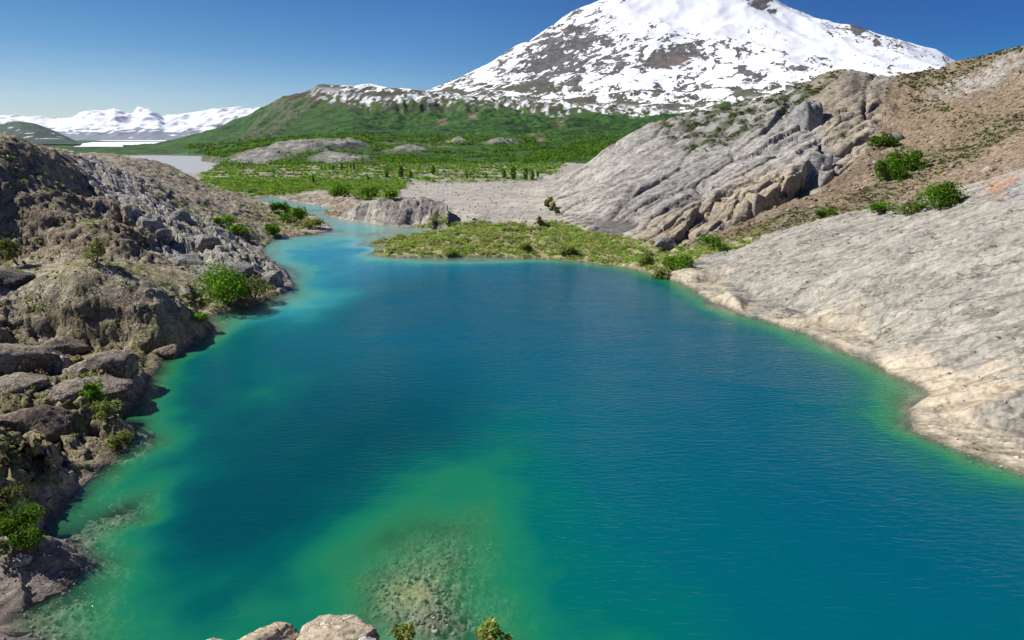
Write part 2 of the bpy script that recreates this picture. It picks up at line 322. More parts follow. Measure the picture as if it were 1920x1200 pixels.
# foreground ledge below the camera
fz = 16.4-1.12*Y-0.25*np.abs(X)*0.6
ledge = sm(-6.4, -5.4, X)*sm(1.6, 0.2, X)*sm(10.6, 9.3, Y+0.25*fbm(X, Y*0, 2, 3))*sm(4, 7.5, Y)
fz = np.maximum(fz, lerp(-5, 10.75-0.06*np.abs(X+3)+0.25*fbm(X/1.3, Y/1.3, 3, 8), ledge)*(ledge > 0.01)-8*(ledge <= 0.01))
fz = np.where(G.r < 19, fz, -9)
zc = np.where(sm(9, 13, Y) < 1, fz, -9)
z = z0.copy()

def idx(m, t=0.004): return np.nonzero(m > t)
shore_fade = np.clip(-sd_/2.5, 0.12, 1)
D = np.zeros_like(z)
crack = np.zeros_like(z)
# right slab
i = idx(m_slab); x, y = X[i], Y[i]
b1, c1, j1 = blocks(x, y, -20, 6.5, 1.5, 11); b2, c2, j2 = blocks(x, y, -24, 2.2, 0.5, 12); n1 = fbm(x/9, y/9, 4, 13); n2 = fbm(x/1.5, y/1.5, 4, 14); p_, q_ = rot(x, y, -22); n3s = fbm(p_/2.4, q_/.6, 4, 18, .6)
a_, b_ = rot(x, y, -20); st = b_/1.3+fbm(x/6, y/6, 3, 19)*0.9; saw = (st-np.floor(st)); saw = np.where(saw < 0.85, saw/0.85, (1-saw)/0.15)
lowr = sm(1500, 1900, PX[i])*sm(650, 800, PY[i])
D[i] += m_slab[i]*(b1*0.10+b2*0.07-j1*.12-j2*.08+n1*0.12+n2*0.04+n3s*.02+fbm(x/.5, y/.5, 2, 17)*.03+(saw-0.5)*(0.02+0.34*lowr+0.07*sm(0, .6, n1)))*shore_fade[i]
crack[i] = np.maximum(j1*.6, j2*.4)*m_slab[i]
slab_n = np.zeros_like(z); slab_n[i] = n2; slab_c = np.zeros_like(z); slab_c[i] = c1*.6+c2*.4
# dome
i = idx(m_dome); x, y = X[i], Y[i]; zz = z0[i]; q = y*0.35+zz*1.2          # coordinate that runs up the face
lowf = np.clip(sm(1150, 1350, PX[i])*sm(300, 400, PY[i]+ (PX[i]-1300)*0.12), 0, 1)
upr = sm(1380, 1500, PX[i])*sm(175, 215, PY[i])
b1, c1, j1 = blocks(x, q, 38, 36, 7.5, 21, 0.9); b2, c2, j2 = blocks(x, q, 35, 15, 2.2, 22, 0.9); b3, c3, j3 = blocks(x, q, 40, 6, .8, 23); n1 = fbm(x/18, q/18, 4, 24); n2 = fbm(x/3.5, q/3.5, 4, 25)
a_, b_ = rot(x, q, 36); st = -b_/6.0+fbm(x/16, q/16, 3, 29)*0.8; saw = st-np.floor(st); saw = np.where(saw < 0.8, saw/0.8, (1-saw)/0.2)
wide_ = sm(1080, 1250, PX[i])*.5+.5
D[i] += m_dome[i]*(b1*(0.35*wide_+1.2*lowf+1.4*upr)+b2*(0.16*wide_+.8*lowf+0.5*upr)+b3*(0.10+0.25*lowf)-j1*(.55+1.0*lowf+.6*upr)-j2*(.3+.6*lowf+.3*upr)-j3*.12+n1*1.1+n2*0.2+(saw-.5)*(0.15+1.3*lowf+0.5*upr))*np.clip(shore_fade[i]+.3, 0, 1)
crack[i] = np.maximum(crack[i], np.maximum(j1*.8, j2*.6)*m_dome[i])
dome_c = np.zeros_like(z); dome_c[i] = c1*.4+c2*.35+c3*.25; dome_n = np.zeros_like(z); dome_n[i] = n2
# left bank
i = idx(m_left); x, y = X[i], Y[i]; zz = z0[i]
ridge = mask([(130,290),(260,300),(350,380),(460,440),(560,545),(470,560),(400,540),(330,500),(240,440),(150,350)], 78, 142, 10)
b1, c1, j1 = blocks(x, y-zz*0.5, -25, 6.5, 3.2, 31, 0.9); b2, c2, j2 = blocks(x, y-zz*.5, -20, 2.2, 1.1, 32, 0.9); n1 = fbm(x/11, y/11, 4, 33); n2 = fbm(x/2.2, y/2.2, 5, 34, 0.6); n3 = fbm(x/4, y/4, 4, 35, ridged=True)
rg = ridge[i]; nearb = sm(60, 50, y); sandy = np.zeros_like(x)
smooth_ = blob(150, 520, 260, 26)[i]
wq = fbm(x/5, y/5, 3, 36)*1.1+fbm(x/14, y/14, 2, 37)*.9; st = (y+0.35*x)/4.2+wq; f1 = st-np.floor(st); f1 = np.where(f1 < .16, f1/.16, (1-f1)/.84)
st = (y+0.2*x)/1.5+wq*2; f2 = st-np.floor(st); f2 = np.where(f2 < .2, f2/.2, (1-f2)/.8)
n5 = fbm(x/.8, y/.8, 3, 38, .65); b4, _, j4 = blocks(x, y-zz*.5, 10, 1.0, .5, 40, 1.0)
slopeS = sm(.2, .5, fbm(x/9, y/9, 2, 39)+.35)
D[i] += m_left[i]*(b1*(0.16+0.6*rg+0.15*nearb)+b2*(0.16+0.22*rg+.08*nearb)+n1*0.6+n2*0.3+n3*0.25*(1-rg)+(f1-.5)*(.35+.9*nearb+.3*rg)*slopeS+(f2-.5)*(.28+.25*nearb)+n5*.09-j1*.35*(.3+rg+nearb*.3)-j2*.14+b4*.07-j4*.05)*(1-0.85*np.clip(smooth_*1.6, 0, 1))*(1-.75*np.clip(blob(215, 600, 130, 55)[i]*1.3, 0, 1)*(y < 62))*shore_fade[i]
crack[i] = np.maximum(crack[i], np.maximum(j1*.8, j2*.5)*m_left[i])
left_c = np.zeros_like(z); left_c[i] = c1*.5+c2*.5; left_n = np.zeros_like(z); left_n[i] = n2
# rock by the channel
i = idx(m_isl); x, y = X[i], Y[i]; zz = z0[i]
b1, c1, j1 = blocks(x, y-zz, 70, 3.6, 2.0, 41, 1.0); b2, c2, j2 = blocks(x, y-zz, 60, 1.4, .8, 42, 1.0)
D[i] += m_isl[i]*(b1*0.30+b2*0.2-j1*.35-j2*.15+fbm(x/5, y/5, 3, 43)*.3)*shore_fade[i]
crack[i] = np.maximum(crack[i], j1*.8*m_isl[i]); dome_c[i] = c1
# scree, flats, peninsula
i = idx(m_scree); x, y = X[i], Y[i]; n1 = fbm(x/14, y/14, 4, 51); n2 = fbm(x/2.0, y/2.0, 4, 52, .65)
F1, F2, ci, _, _ = worley(x/0.9, y/0.9, 53); b1, _, _ = blocks(x, y-z0[i], 75, 9, 2.5, 54)
uppr = np.clip(blob(1850, 140, 160, 45, -18)[i]*1.6, 0, 1)
rug = np.clip(blob(1625, 200, 55, 70)[i]*1.5, 0, 1)
D[i] += m_scree[i]*(n1*1.3+n2*0.3+(0.5-F1)*0.25*ci+b1*(1.3*uppr+1.6*rug))
i = idx(np.clip(m_flat+m_pen, 0, 1)); x, y = X[i], Y[i]; b1, _, j1 = blocks(x, y, 80, 7, 2.2, 61, .5)
D[i] += np.clip(m_flat+m_pen, 0, 1)[i]*(fbm(x/16, y/16, 4, 62)*0.35*sm(0, 6, -sd_[i])+fbm(x/2, y/2, 3, 63)*0.12*shore_fade[i]+b1*.09*m_flat[i])
D += m_pen*np.maximum(fbm(X/5, Y/5, 3, 64), -.3)*0.5*shore_fade
# ledge slab at the lower left has a steep broken edge
wet = ~land
stones = np.zeros_like(z)
i = np.nonzero((sd_ > -1.5) & (z0 > -3.2) & (G.r < 60)); x, y = X[i], Y[i]
F1, F2, ci, _, _ = worley(x/0.34, y/0.34, 71); G1, G2, cj, _, _ = worley(x/0.8, y/0.8, 72)
stones[i] = np.sqrt(np.clip(0.6-F1, 0, 1))*0.13*(.4+ci)+np.sqrt(np.clip(.5-G1, 0, 1))*.14*(cj > .75)
bedn = fbm(X/2.5, Y/2.5, 3, 73)
D = np.where(wet, bedn*0.35*np.clip(sd_/3, 0, 1)+stones*np.clip(sd_, 0, 1), D)
lowledge = ((G.r < 42) & (PY > 1000) & (PX < 200) & land)
D = np.where(lowledge, stones*.7+blocks(X, Y, 30, .6, .3, 74)[0]*.05, D)
z = z0+D
rivn = mask([(230,292),(330,290),(400,295),(425,303),(400,314),(375,324),(345,322),(300,310)], 300, 1e9, 4)
z = np.where((rivn > .4) & (Y > 300), -.5, z)
z = np.where(land & (z < 0.03) & (rivn <= .4), 0.03+0.02*np.abs(D), z); z = np.where(wet & (z > -0.02) & (sd_ > 0.15), -0.02-0.02*np.abs(D), z)
zfr = zc+fbm(X/1.1, Y/1.1, 4, 81)*0.18+blocks(X, Y, 20, .9, .5, 82)[0]*.1
isfore = zfr > z
z = np.where(isfore, zfr, z)
G.Z = z

# ------------------------------------------------------------------ colours of the near ground (albedo only)
def c3(r, g, b): return np.array([r, g, b], F32)
def tint(C, m, col, k=1.0): return C+(np.asarray(col, F32)-C)*np.clip(m*k, 0, 1)[..., None]
big = fbm(X/12, Y/12, 4, 91); med = fbm(X/3, Y/3, 4, 92); fin = fbm(X/.7, Y/.7, 3, 93)
C = np.zeros(z.shape+(3,), F32)+c3(.38, .35, .30)                                   # pale gravel
# flats
mgreen = mask([(380,345),(420,335),(500,350),(640,352),(760,345),(900,340),(1030,338),(1060,300),(300,290),(380,320)], 0, 1e9, 5)
mbr = mask([(385,340),(430,336),(640,338),(760,340),(745,372),(640,366),(600,352),(560,362),(513,370),(476,372),(440,362)], 190, 420, 4)
gr = np.clip(sm(-.35, .35, med*.6+big*.8+(0.15))*mgreen+mbr*sm(-.5, 0, med+.2), 0, 1)
C = tint(C, sm(-.5, .3, big)*m_flat, c3(.33, .29, .23), .6)
C = tint(C, gr*m_flat, c3(.17, .22, .07), .85)
C = tint(C, mbr*sm(-.5, 0, med+.2)*m_flat, c3(.17, .27, .05), .9)
C = tint(C, gr*sm(.1, .6, fin+med)*m_flat, c3(.20, .17, .10), .7)
C = tint(C, mask([(740,346),(1030,340),(1060,420),(820,428),(760,372)], 100, 1e9, 3)*m_flat, c3(.42, .385, .33), .85)
# slab
_p, _q = rot(X, Y, -22); strk = fbm(_p/5, _q/1.1, 4, 94, .6)
s = lerp(c3(.27, .255, .222), c3(.395, .372, .318), sm(-.6, .8, med*.5+strk*.25+slab_c*0.9-.45+fin*.45)[..., None])
cream = sm(0.15, 1.0, sm(10, 1, -sd_)*1.15+big*.6+.5*med-.25)
s = tint(s, cream, c3(.54, .46, .335), .8)
org = np.clip(blob(1860, 690, 110, 26, -20)+blob(1830, 740, 90, 30, -20)+blob(1700, 640, 90, 26, -20)*.5, 0, 1)*sm(-.3, .5, fbm(X/4, Y/1.3, 3, 95))
s = tint(s, org*sm(-.3, .4, strk), c3(.56, .41, .25), .7)
s = tint(s, np.clip(blob(1875, 357, 25, 18, 30, 60, 95)+blob(1895, 340, 22, 8, -25, 60, 95), 0, 1), c3(.42, .19, .07), 1.0)
s = tint(s, blob(1900, 360, 40, 25, -20, 60, 95), c3(.36, .37, .38), .8)
s = tint(s, sm(.25, .6, fbm(_p/4.5, _q/.9, 4, 96))*sm(-.2, .5, fbm(X/9, Y/9, 2, 97)), c3(.20, .19, .13), .65)
C = tint(C, m_slab, s)
# dome
d = lerp(c3(.29, .275, .255), c3(.44, .415, .375), sm(-.6, .6, med*.6+dome_c-.5+big*.4)[..., None])
tan = np.clip(mask([(1290,465),(1220,470),(1180,430),(1260,400),(1330,380),(1400,330),(1470,320),(1560,330),(1560,400),(1330,470)], 90, 190, 22)*1.1, 0, 1)*sm(-.6, .3, med+dome_c*.6)
tan2 = mask([(1500,140),(1590,130),(1660,150),(1690,260),(1600,330),(1560,300),(1530,200)], 150, 300, 14)*.8
d = tint(d, np.clip(tan+tan2, 0, 1), c3(.40, .325, .22), .8)
d = tint(d, sm(250, 420, PY-(PX-1050)*.0)*sm(1260, 1050, PX), c3(.52, .47, .40), .6)
mossd = mask([(1230,235),(1330,205),(1500,155),(1570,135),(1520,190),(1420,235),(1340,280),(1290,285),(1240,250)], 150, 400, 12)*sm(-.15, .35, fbm(X/5, Y/5, 4, 98)+.12)
d = tint(d, mossd, c3(.085, .11, .045), .85)
C = tint(C, m_dome, d)
# scree
s = lerp(c3(.245, .178, .11), c3(.38, .288, .192), sm(-.5, .5, big*.5+fin*.6)[..., None])
s = tint(s, mask([(1300,470),(1560,390),(1700,330),(1920,220),(1920,330),(1700,380),(1500,420),(1330,465)], 80, 200, 10), c3(.44, .33, .23), .45)
s = tint(s, sm(.2, .55, fin), c3(.40, .37, .33), .5)
stripe = mask([(1290,475),(1330,440),(1450,410),(1600,370),(1700,310),(1800,265),(1920,205),(1920,245),(1820,300),(1740,340),(1640,400),(1500,430),(1400,470),(1330,500)], 85, 220, 10)
topgr = mask([(1640,140),(1700,130),(1790,125),(1920,80),(1920,95),(1800,130),(1790,165),(1730,180),(1700,165)], 170, 330, 7)+blob(1770,205,40,10,20)+blob(1820,228,50,10,-15)+blob(1720,200,20,14)
vg_s = np.clip((stripe*.75+topgr*.6)*sm(-.35, .3, med+.25*fin+.1), 0, 1)
s = tint(s, vg_s, c3(.19, .185, .10), .8)
pale = uppr_full = np.clip(blob(1800, 160, 55, 18, -25)+blob(1880, 130, 70, 22, -30), 0, 1)*1.4
s = tint(s, np.clip(pale, 0, 1)*sm(-.4, .1, med), c3(.47, .44, .41), .9)
C = tint(C, m_scree, s)
# left bank
s = lerp(c3(.27, .215, .155), c3(.58, .49, .375), sm(-.6, .6, med*.7+left_c-.5+big*.3)[..., None])
s = tint(s, ridge*sm(-.7, 0, med+left_c-.3), c3(.47, .455, .435), .85)
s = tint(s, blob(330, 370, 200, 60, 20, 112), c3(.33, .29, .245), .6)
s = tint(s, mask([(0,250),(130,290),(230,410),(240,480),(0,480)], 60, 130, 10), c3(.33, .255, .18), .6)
s = tint(s, np.clip(blob(60, 545, 160, 20, 0, 50, 80)*1.5+blob(120, 505, 160, 10, 5, 50, 80)+blob(260, 530, 110, 12, 20, 50, 80)+blob(330, 575, 60, 14, 15, 50, 80), 0, 1)*sm(-.6, -.1, med), c3(.56, .49, .38), .95)
s = tint(s, blob(240, 425, 60, 7, 48, 80, 110), c3(.42, .27, .13), .8)
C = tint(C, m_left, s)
# vegetation on the left bank
vl = np.clip(blob(130, 497, 260, 10, 4, 60, 80)*.7+blob(330, 560, 130, 40, 20, 55, 82)*.8+blob(250, 650, 90, 14, -30, 50, 60)*.6+blob(100, 850, 140, 150, 0, 0, 45)*.45
   +blob(440, 425, 80, 16, 25, 100, 140)+blob(560, 415, 90, 26, 12, 130, 180)*1.2+blob(420, 350, 90, 12, 12, 150, 230)*.5+blob(330, 380, 60, 10, 40)*.5+blob(300, 690, 60, 20, -40, 0, 60)*.8+blob(205, 460, 130, 8, 46, 78, 110)*.7+blob(80, 330, 80, 20, 20)*.25+sm(4, .5, -sd_)*.6*sm(90, 60, Y)+.55*sm(64, 54, Y)+.28*sm(110, 90, Y), 0, 1)
sand_ = np.clip(blob(60, 548, 170, 14, 0, 50, 80)+blob(250, 530, 120, 8, 12, 50, 80)+blob(340, 570, 60, 8, 15, 50, 80), 0, 1)
vl = np.clip(vl*(1-.8*sand_)*sm(-.45, .3, fbm(X/2.4, Y/2.4, 4, 99)+.15), 0, 1)*m_left*sm(.2, 1., -sd_)
C = tint(C, vl, c3(.27, .25, .10), .7)
# rock by the channel
s = lerp(c3(.27, .245, .22), c3(.45, .41, .35), sm(.1, .8, dome_c)[..., None]); s = tint(s, sm(660, 620, PX), c3(.50, .40, .28), .8)
C = tint(C, m_isl, s)
# peninsula
s = lerp(c3(.33, .29, .17), c3(.25, .29, .09), sm(-.5, .5, med)[..., None])
C = tint(C, m_pen, s)
# foreground and lower ledge
s = lerp(c3(.27, .215, .165), c3(.45, .37, .29), sm(-.4, .5, fin+med*.5)[..., None])
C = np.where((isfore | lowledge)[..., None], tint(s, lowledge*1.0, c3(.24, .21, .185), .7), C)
# bed
b = lerp(c3(.34, .32, .235), c3(.21, .195, .14), sm(-.3, .5, bedn)[..., None]); b = tint(b, sm(.1, .25, stones)*1.0, c3(.42, .385, .30), .7)
b = tint(b, blob(765, 1105, 70, 40), c3(.68, .50, .26), .7); b = tint(b, sm(120, 150, Y), c3(.6, .58, .48), .9)
b = b*(1-.5*sm(.9, .1, sd_))[..., None]
C = np.where(wet[..., None]*(~isfore[..., None]), b, C)
# dark wet line at the water's edge
C = C*(1-.5*np.exp(-(np.clip(z, 0, 9)/.20)**2)*land*(G.r > 25))[..., None]
C = C*(1-.28*np.clip(crack, 0, 1))[..., None]
vegfull = dict(left=vl, scree=vg_s*m_scree, pen=m_pen, flat=gr*m_flat, dome=mossd*m_dome)
G.C = np.clip(C, 0.01, .8)

# ------------------------------------------------------------------ far ground heights and colours
cz = tps_eval(FF, GF.CA, GF.CL)*np.exp(GF.CL)
zf = GF.up(cz)
# meet the near ground at the seam
zn = G.sample(np.where(land, z0, 0.3), GF.X[:60], GF.Y[:60]); wgt = sm(math.log(560), math.log(472), GF.L[:60]); zf[:60] = lerp(zf[:60], zn, wgt)
XF, YF = GF.X, GF.Y
fpx, fpy, _ = proj(GF.CX, GF.CY, cz)
FPXX, FPYY = GF.up(fpx), GF.up(fpy)
def fmask(poly, f=6, ymin=0, ymax=1e9): return mask(poly, ymin, ymax, f, GF, (fpx, fpy))
snowline = np.interp(FPXX, [540, 570, 640, 700, 780, 850, 950, 1050, 1150, 1220, 1300, 1400, 1900], [170, 174, 178, 186, 188, 186, 192, 200, 207, 214, 212, 190, 190])
m_mtn = sm(-2, 6, snowline-FPYY)*sm(1500, 1700, YF)
shoulder = fmask([(450,270),(478,232),(518,188),(560,176),(610,172),(590,200),(540,240),(500,264)], 5, 900)
def fel(cx, cy, rx, ry, ang=0):
    a, b = rot(FPXX-cx, FPYY-cy, ang); return np.exp(-((a/rx)**2+(b/ry)**2)**2)
rockh = np.clip(fel(605, 276, 85, 11, -3)+fel(520, 290, 70, 13, -12)+fel(455, 304, 40, 12, -8)+fel(425, 323, 50, 9)+fel(705, 313, 55, 9)+fel(640, 300, 60, 10)+fel(765, 283, 40, 5)+fel(850, 268, 30, 3)+fel(950, 270, 40, 3), 0, 1)*(YF > 480)*(YF < 1000)
river = fmask([(230,292),(330,290),(400,295),(425,303),(400,314),(375,324),(345,322),(300,310)], 3)
# relief
hillm = sm(900, 1100, YF)*sm(-420, -300, XF+0*YF)
relief = fbm(XF/140, YF/140, 5, 101)*16*hillm*(1-m_mtn)+fbm(XF/14, YF/14, 3, 102)*2.6*hillm*(1-m_mtn)
gul = fbm((XF+YF*.25)/60, (YF*.25)/60, 4, 103, ridged=True)
relief += gul*14*hillm*(1-m_mtn)*sm(20, 120, zf)
mr = fbm(XF/300, YF/300, 4, 104, ridged=True, gain=.4)*14+fbm(XF/60, YF/60, 3, 105)*2.0
relief += mr*m_mtn
relief += shoulder*(fbm(XF/50, YF/90, 4, 106, ridged=True)*7)
hump_ = fbm(XF/55, YF/55, 4, 107, ridged=True)
relief += rockh*(hump_*5+1.5)*sm(1.0, 6, zf)
relief += fbm(XF/9, YF/9, 3, 108)*0.8*sm(470, 600, YF)*(1-m_mtn)
relief *= sm(470, 560, GF.r)
valley = sm(-200, -400, XF+0.15*YF)
relief = relief*lerp(1, sm(2100, 1800, YF), valley)+(sm(850, 1300, YF)*sm(2000, 1700, YF)*(fbm(XF/60, YF/60, 3, 109)*5+2.0)-3*sm(1700, 2000, YF))*valley*(1-np.clip(river*2, 0, 1))
knob = np.exp(-(((FPXX-1430)/22)**2))*sm(3500, 3650, YF)*sm(3900, 3720, YF)
zF = zf+relief+knob*26
zF = np.where(river > .3, -0.6, zF)
GF.Z = zF
bigF = fbm(XF/110, YF/110, 4, 111); medF = fbm(XF/28, YF/28, 4, 112); finF = fbm(XF/8, YF/8, 3, 113)
CF = np.zeros(zF.shape+(3,), F32)+c3(.042, .125, .008)
CF = lerp(CF, c3(.012, .05, .004), sm(-.35, .35, medF*.6+bigF*.3+finF*.35)[..., None])
CF = tint(CF, sm(.1, .6, bigF+finF*.4)*sm(1000, 700, YF), c3(.17, .17, .07), .8)
bare = fmask([(640,258),(700,262),(870,262),(900,268),(760,290),(690,280)], 8, 500, 1000)*sm(.0, .35, medF+.1)
CF = tint(CF, bare, c3(.26, .22, .17), .8)
CF = tint(CF, np.clip(rockh*sm(-.35, .05, medF*.4+hump_*.9+.1), 0, 1), lerp(c3(.27, .25, .225), c3(.38, .355, .32), sm(-.3, .4, finF)[..., None]), .9)
pale = fmask([(810,322),(830,310),(880,308),(950,314),(1060,312),(1070,330),(900,330),(820,332)], 4, 380, 700)*sm(-.5, .0, medF+.2*finF+.1)
CF = tint(CF, pale, c3(.45, .42, .38), .9)
CF = tint(CF, sm(.40, .62, fbm(XF/60, YF/60, 4, 114))*sm(900, 1100, YF)*sm(60, 150, zf), c3(.24, .19, .14), .8)
CF = tint(CF, shoulder*sm(-.3, .1, fbm(XF/35, (zF+YF*.2)/50, 4, 115)+.12), c3(.13, .125, .085), .6)
CF = tint(CF, sm(34, 6, FPYY-snowline)*sm(-.15, .3, medF+.2)*sm(1300, 1600, YF), c3(.13, .10, .07), .85)
for bx, by, rx, ry in [(1005,262,16,10),(885,228,9,6),(830,232,9,5),(1050,232,10,5),(910,185,20,4)]:
    m = np.exp(-(((FPXX-bx)/rx)**2+((FPYY-by)/ry)**2))*(YF > 800); CF = tint(CF, m*1.3*sm(-.4, .1, finF), c3(.30, .22, .17))
# mountain: rock patches and snow
wxn = fbm(XF/180, zF/120, 3, 120)*40
pa, pb = rot(XF+wxn, zF*1.25+wxn*.5, 28)
sn = fbm(pa/120, pb/45, 5, 121, gain=.65)
sn2 = fbm(pa/42, pb/17, 4, 122, gain=.6)
def fb(cx, cy, rx, ry, ang=0):
    a, b = rot(FPXX-cx, FPYY-cy, ang); return np.exp(-((a/rx)**2+(b/ry)**2))
rockbias = (fb(1075, 85, 75, 55, -35)*.55+fb(1265, 80, 55, 50, 10)*.5+fb(1010, 130, 60, 35, -30)*.35+fb(1180, 130, 90, 16, -12)*.45+fb(1180, 50, 50, 40)*.2+fb(1425, 8, 32, 18)*1.3+fb(1605, 58, 18, 10)*1.2
            +fb(1370, 80, 40, 50)*.22+fb(1480, 80, 60, 30)*.0+fb(1660, 85, 40, 16, 30)*.25+fb(1270, 118, 45, 12, -10)*.5
            -fb(1300, 26, 140, 40)*1.3-fb(1570, 95, 110, 22, 18)*.4-fb(1480, 50, 50, 20, 15)*.4-fb(1220, 140, 120, 15, -8)*.25-fb(1500, 120, 150, 30, 10)*.12-fb(1700, 110, 80, 25, 20)*.1-fb(950, 185, 120, 8)*.4)
sn3 = fbm(pa/16, pb/8, 3, 124)
rk = sn*.60+sn2*.55+sn3*.22+rockbias-.26+.42*sm(48, 0, snowline-FPYY)
GF.rk = (sn*.42+sn2*.25+rockbias*.9-.19+.30*sm(60, 0, snowline-FPYY)+.45*sm(14, 0, snowline-FPYY))
speck = sm(.0, .05, rk)
snow = (1-speck)
rockc = lerp(c3(.085, .08, .082), c3(.155, .142, .135), sm(-.3, .4, medF)[..., None]); rockc = tint(rockc, fb(1262, 120, 40, 12), c3(.20, .145, .105), .7)
rockc = tint(rockc, sm(50, 25, snowline-FPYY), c3(.10, .10, .06), .8)
mc = lerp(rockc, c3(.86, .87, .89), snow[..., None])
CF = tint(CF, m_mtn, rockc)
spots = sm(.26, .34, fbm(XF/15, YF/50, 4, 123)+.38*sm(20, -3, FPYY-snowline))*sm(28, 2, FPYY-snowline)*sm(1300, 1500, YF)*sm(560, 620, FPXX)
CF = tint(CF, spots*(1-m_mtn), c3(.8, .81, .83))
CF = tint(CF, river, c3(.3, .29, .27))
GF.C = np.clip(CF, 0.01, .9)

# ------------------------------------------------------------------ materials
def mat(name): m = bpy.data.materials.new(name); m.use_nodes = True; m.node_tree.nodes.clear(); return m, m.node_tree
class N:
    def __init__(s, t): s.t = t
    def __call__(s, typ, **kw):
        n = s.t.nodes.new('ShaderNode'+typ)
        for k, v in kw.items():
            if k.startswith('i_'):
                key = k[2:]; key = int(key) if key.isdigit() else key.replace('_', ' ')
                if hasattr(v, 'links') or isinstance(v, bpy.types.NodeSocket): s.t.links.new(v, n.inputs[key])
                else: n.inputs[key].default_value = v
            else: setattr(n, k, v)
        return n
    def math(s, op, a, b=0.0, c=None):
        n = s.t.nodes.new('ShaderNodeMath'); n.operation = op
        for i_, v in enumerate((a, b, c)):
            if v is None: continue
            if isinstance(v, bpy.types.NodeSocket): s.t.links.new(v, n.inputs[i_])
            else: n.inputs[i_].default_value = v
        return n.outputs[0]
    def link(s, a, b): s.t.links.new(a, b)
def ground_mat(name, *aa, **kk): return _ground_mat(name, *aa, **kk)
def _ground_mat(name, s1, s2, amp=.35, bump=.5, dist=.3, rough=.9, vor=0.0, vscale=2.0, spec=.2, stretch=(1, 1, 1), rotz=0, iso=False):
    m, t = mat(name); n = N(t)
    col = n('Attribute', attribute_name='Col'); co = n('TexCoord')
    mp = n('Mapping', i_Vector=co.outputs['Object']); mp.vector_type = 'TEXTURE'; mp.inputs['Scale'].default_value = tuple(1/k_ for k_ in stretch); mp.inputs['Rotation'].default_value = (0, 0, rotz)
    nvec = co.outputs['Object'] if iso else mp.outputs[0]
    a = n('TexNoise', i_Vector=nvec, i_Scale=s1, i_Detail=7.0, i_Roughness=.68)
    b = n('TexNoise', i_Vector=nvec, i_Scale=s2, i_Detail=5.0, i_Roughness=.6)
    wn = n('TexNoise', i_Vector=mp.outputs[0], i_Scale=vscale*.9, i_Detail=4.0); wv = n('VectorMath', operation='MULTIPLY_ADD', i_0=wn.outputs['Color'], i_1=(1.6/vscale,)*3, i_2=mp.outputs[0])
    v = n('TexVoronoi', feature='DISTANCE_TO_EDGE', i_Vector=wv.outputs[0], i_Scale=vscale)
    vm = n('MapRange', i_Value=v.outputs['Distance']); vm.inputs[1].default_value = 0; vm.inputs[2].default_value = .08; vm.inputs[3].default_value = 1-vor; vm.inputs[4].default_value = 1
    ra = n('MapRange', i_Value=a.outputs['Fac']); ra.inputs[1].default_value = .33; ra.inputs[2].default_value = .67; ra.inputs[3].default_value = 1-amp; ra.inputs[4].default_value = 1+amp*.7
    rb_ = n('MapRange', i_Value=b.outputs['Fac']); rb_.inputs[1].default_value = .35; rb_.inputs[2].default_value = .65; rb_.inputs[3].default_value = 1-amp*.5; rb_.inputs[4].default_value = 1+amp*.35
    f = ra.outputs[0]; g = rb_.outputs[0]
    v2 = n('TexVoronoi', feature='DISTANCE_TO_EDGE', i_Vector=wv.outputs[0], i_Scale=vscale*3.3)
    vm2 = n('MapRange', i_Value=v2.outputs['Distance']); vm2.inputs[1].default_value = 0; vm2.inputs[2].default_value = .10; vm2.inputs[3].default_value = 1; vm2.inputs[4].default_value = 0
    gate = n('MapRange', i_Value=wn.outputs['Fac']); gate.inputs[1].default_value = .48; gate.inputs[2].default_value = .6
    c2_ = n.math('SUBTRACT', 1.0, n.math('MULTIPLY', n.math('MULTIPLY', vm2.outputs[0], gate.outputs[0]), min(.8, vor*1.6)))
    k = n.math('MULTIPLY', n.math('MULTIPLY', n.math('MULTIPLY', f, g), vm.outputs[0]), c2_)
    mul = n('VectorMath', operation='SCALE', i_0=col.outputs['Color']); n.link(k, mul.inputs['Scale'])
    h = n.math('MULTIPLY_ADD', c2_, .5, n.math('ADD', n.math('MULTIPLY', a.outputs['Fac'], .7), n.math('MULTIPLY', b.outputs['Fac'], 1.0)))
    bp = n('Bump', i_Strength=bump, i_Distance=dist, i_Height=h)
    p = n('BsdfPrincipled', i_Roughness=rough, i_Normal=bp.outputs[0]); n.link(mul.outputs[0], p.inputs['Base Color']); p.inputs['Specular IOR Level'].default_value = spec
    o = n('OutputMaterial', i_Surface=p.outputs[0]); return m
M = {}
M['rock'] = ground_mat('weathered_rock', 3.2, .9, .42, 1.0, .4, vor=.4, vscale=.6)
M['slab'] = ground_mat('glacier_polished_rock', 3.4, .9, .28, .8, .09, vor=.4, vscale=.32, stretch=(.5, 1.7, 1), rotz=-.38, iso=True)
M['dome'] = ground_mat('cliff_rock', 1.3, .4, .36, .9, .6, vor=.35, vscale=.2, stretch=(.55, 1.4, 1.6), rotz=.3)
M['scree'] = ground_mat('scree', 2.4, 1.1, .5, 1.0, .6, vor=.3, vscale=1.3)
M['gravel'] = ground_mat('gravel', 1.0, .25, .28, .6, .25, vor=.25, vscale=.45, stretch=(.5, 1.6, 1))
M['meadow'] = ground_mat('meadow_soil', 1.2, .3, .5, .8, .5)
M['bed'] = ground_mat('bed_stones', 5, 1.5, .35, .5, .1, vor=.4, vscale=3.2)
M['hill'] = ground_mat('thicket_hillside', .16, .05, .5, 1.0, 5.0)
M['mountain'] = ground_mat('snow_and_rock', .03, .01, .12, .6, 10)
M['near_rock'] = ground_mat('near_rock', 5, 1.6, .35, .9, .12, vor=.3, vscale=1.8)

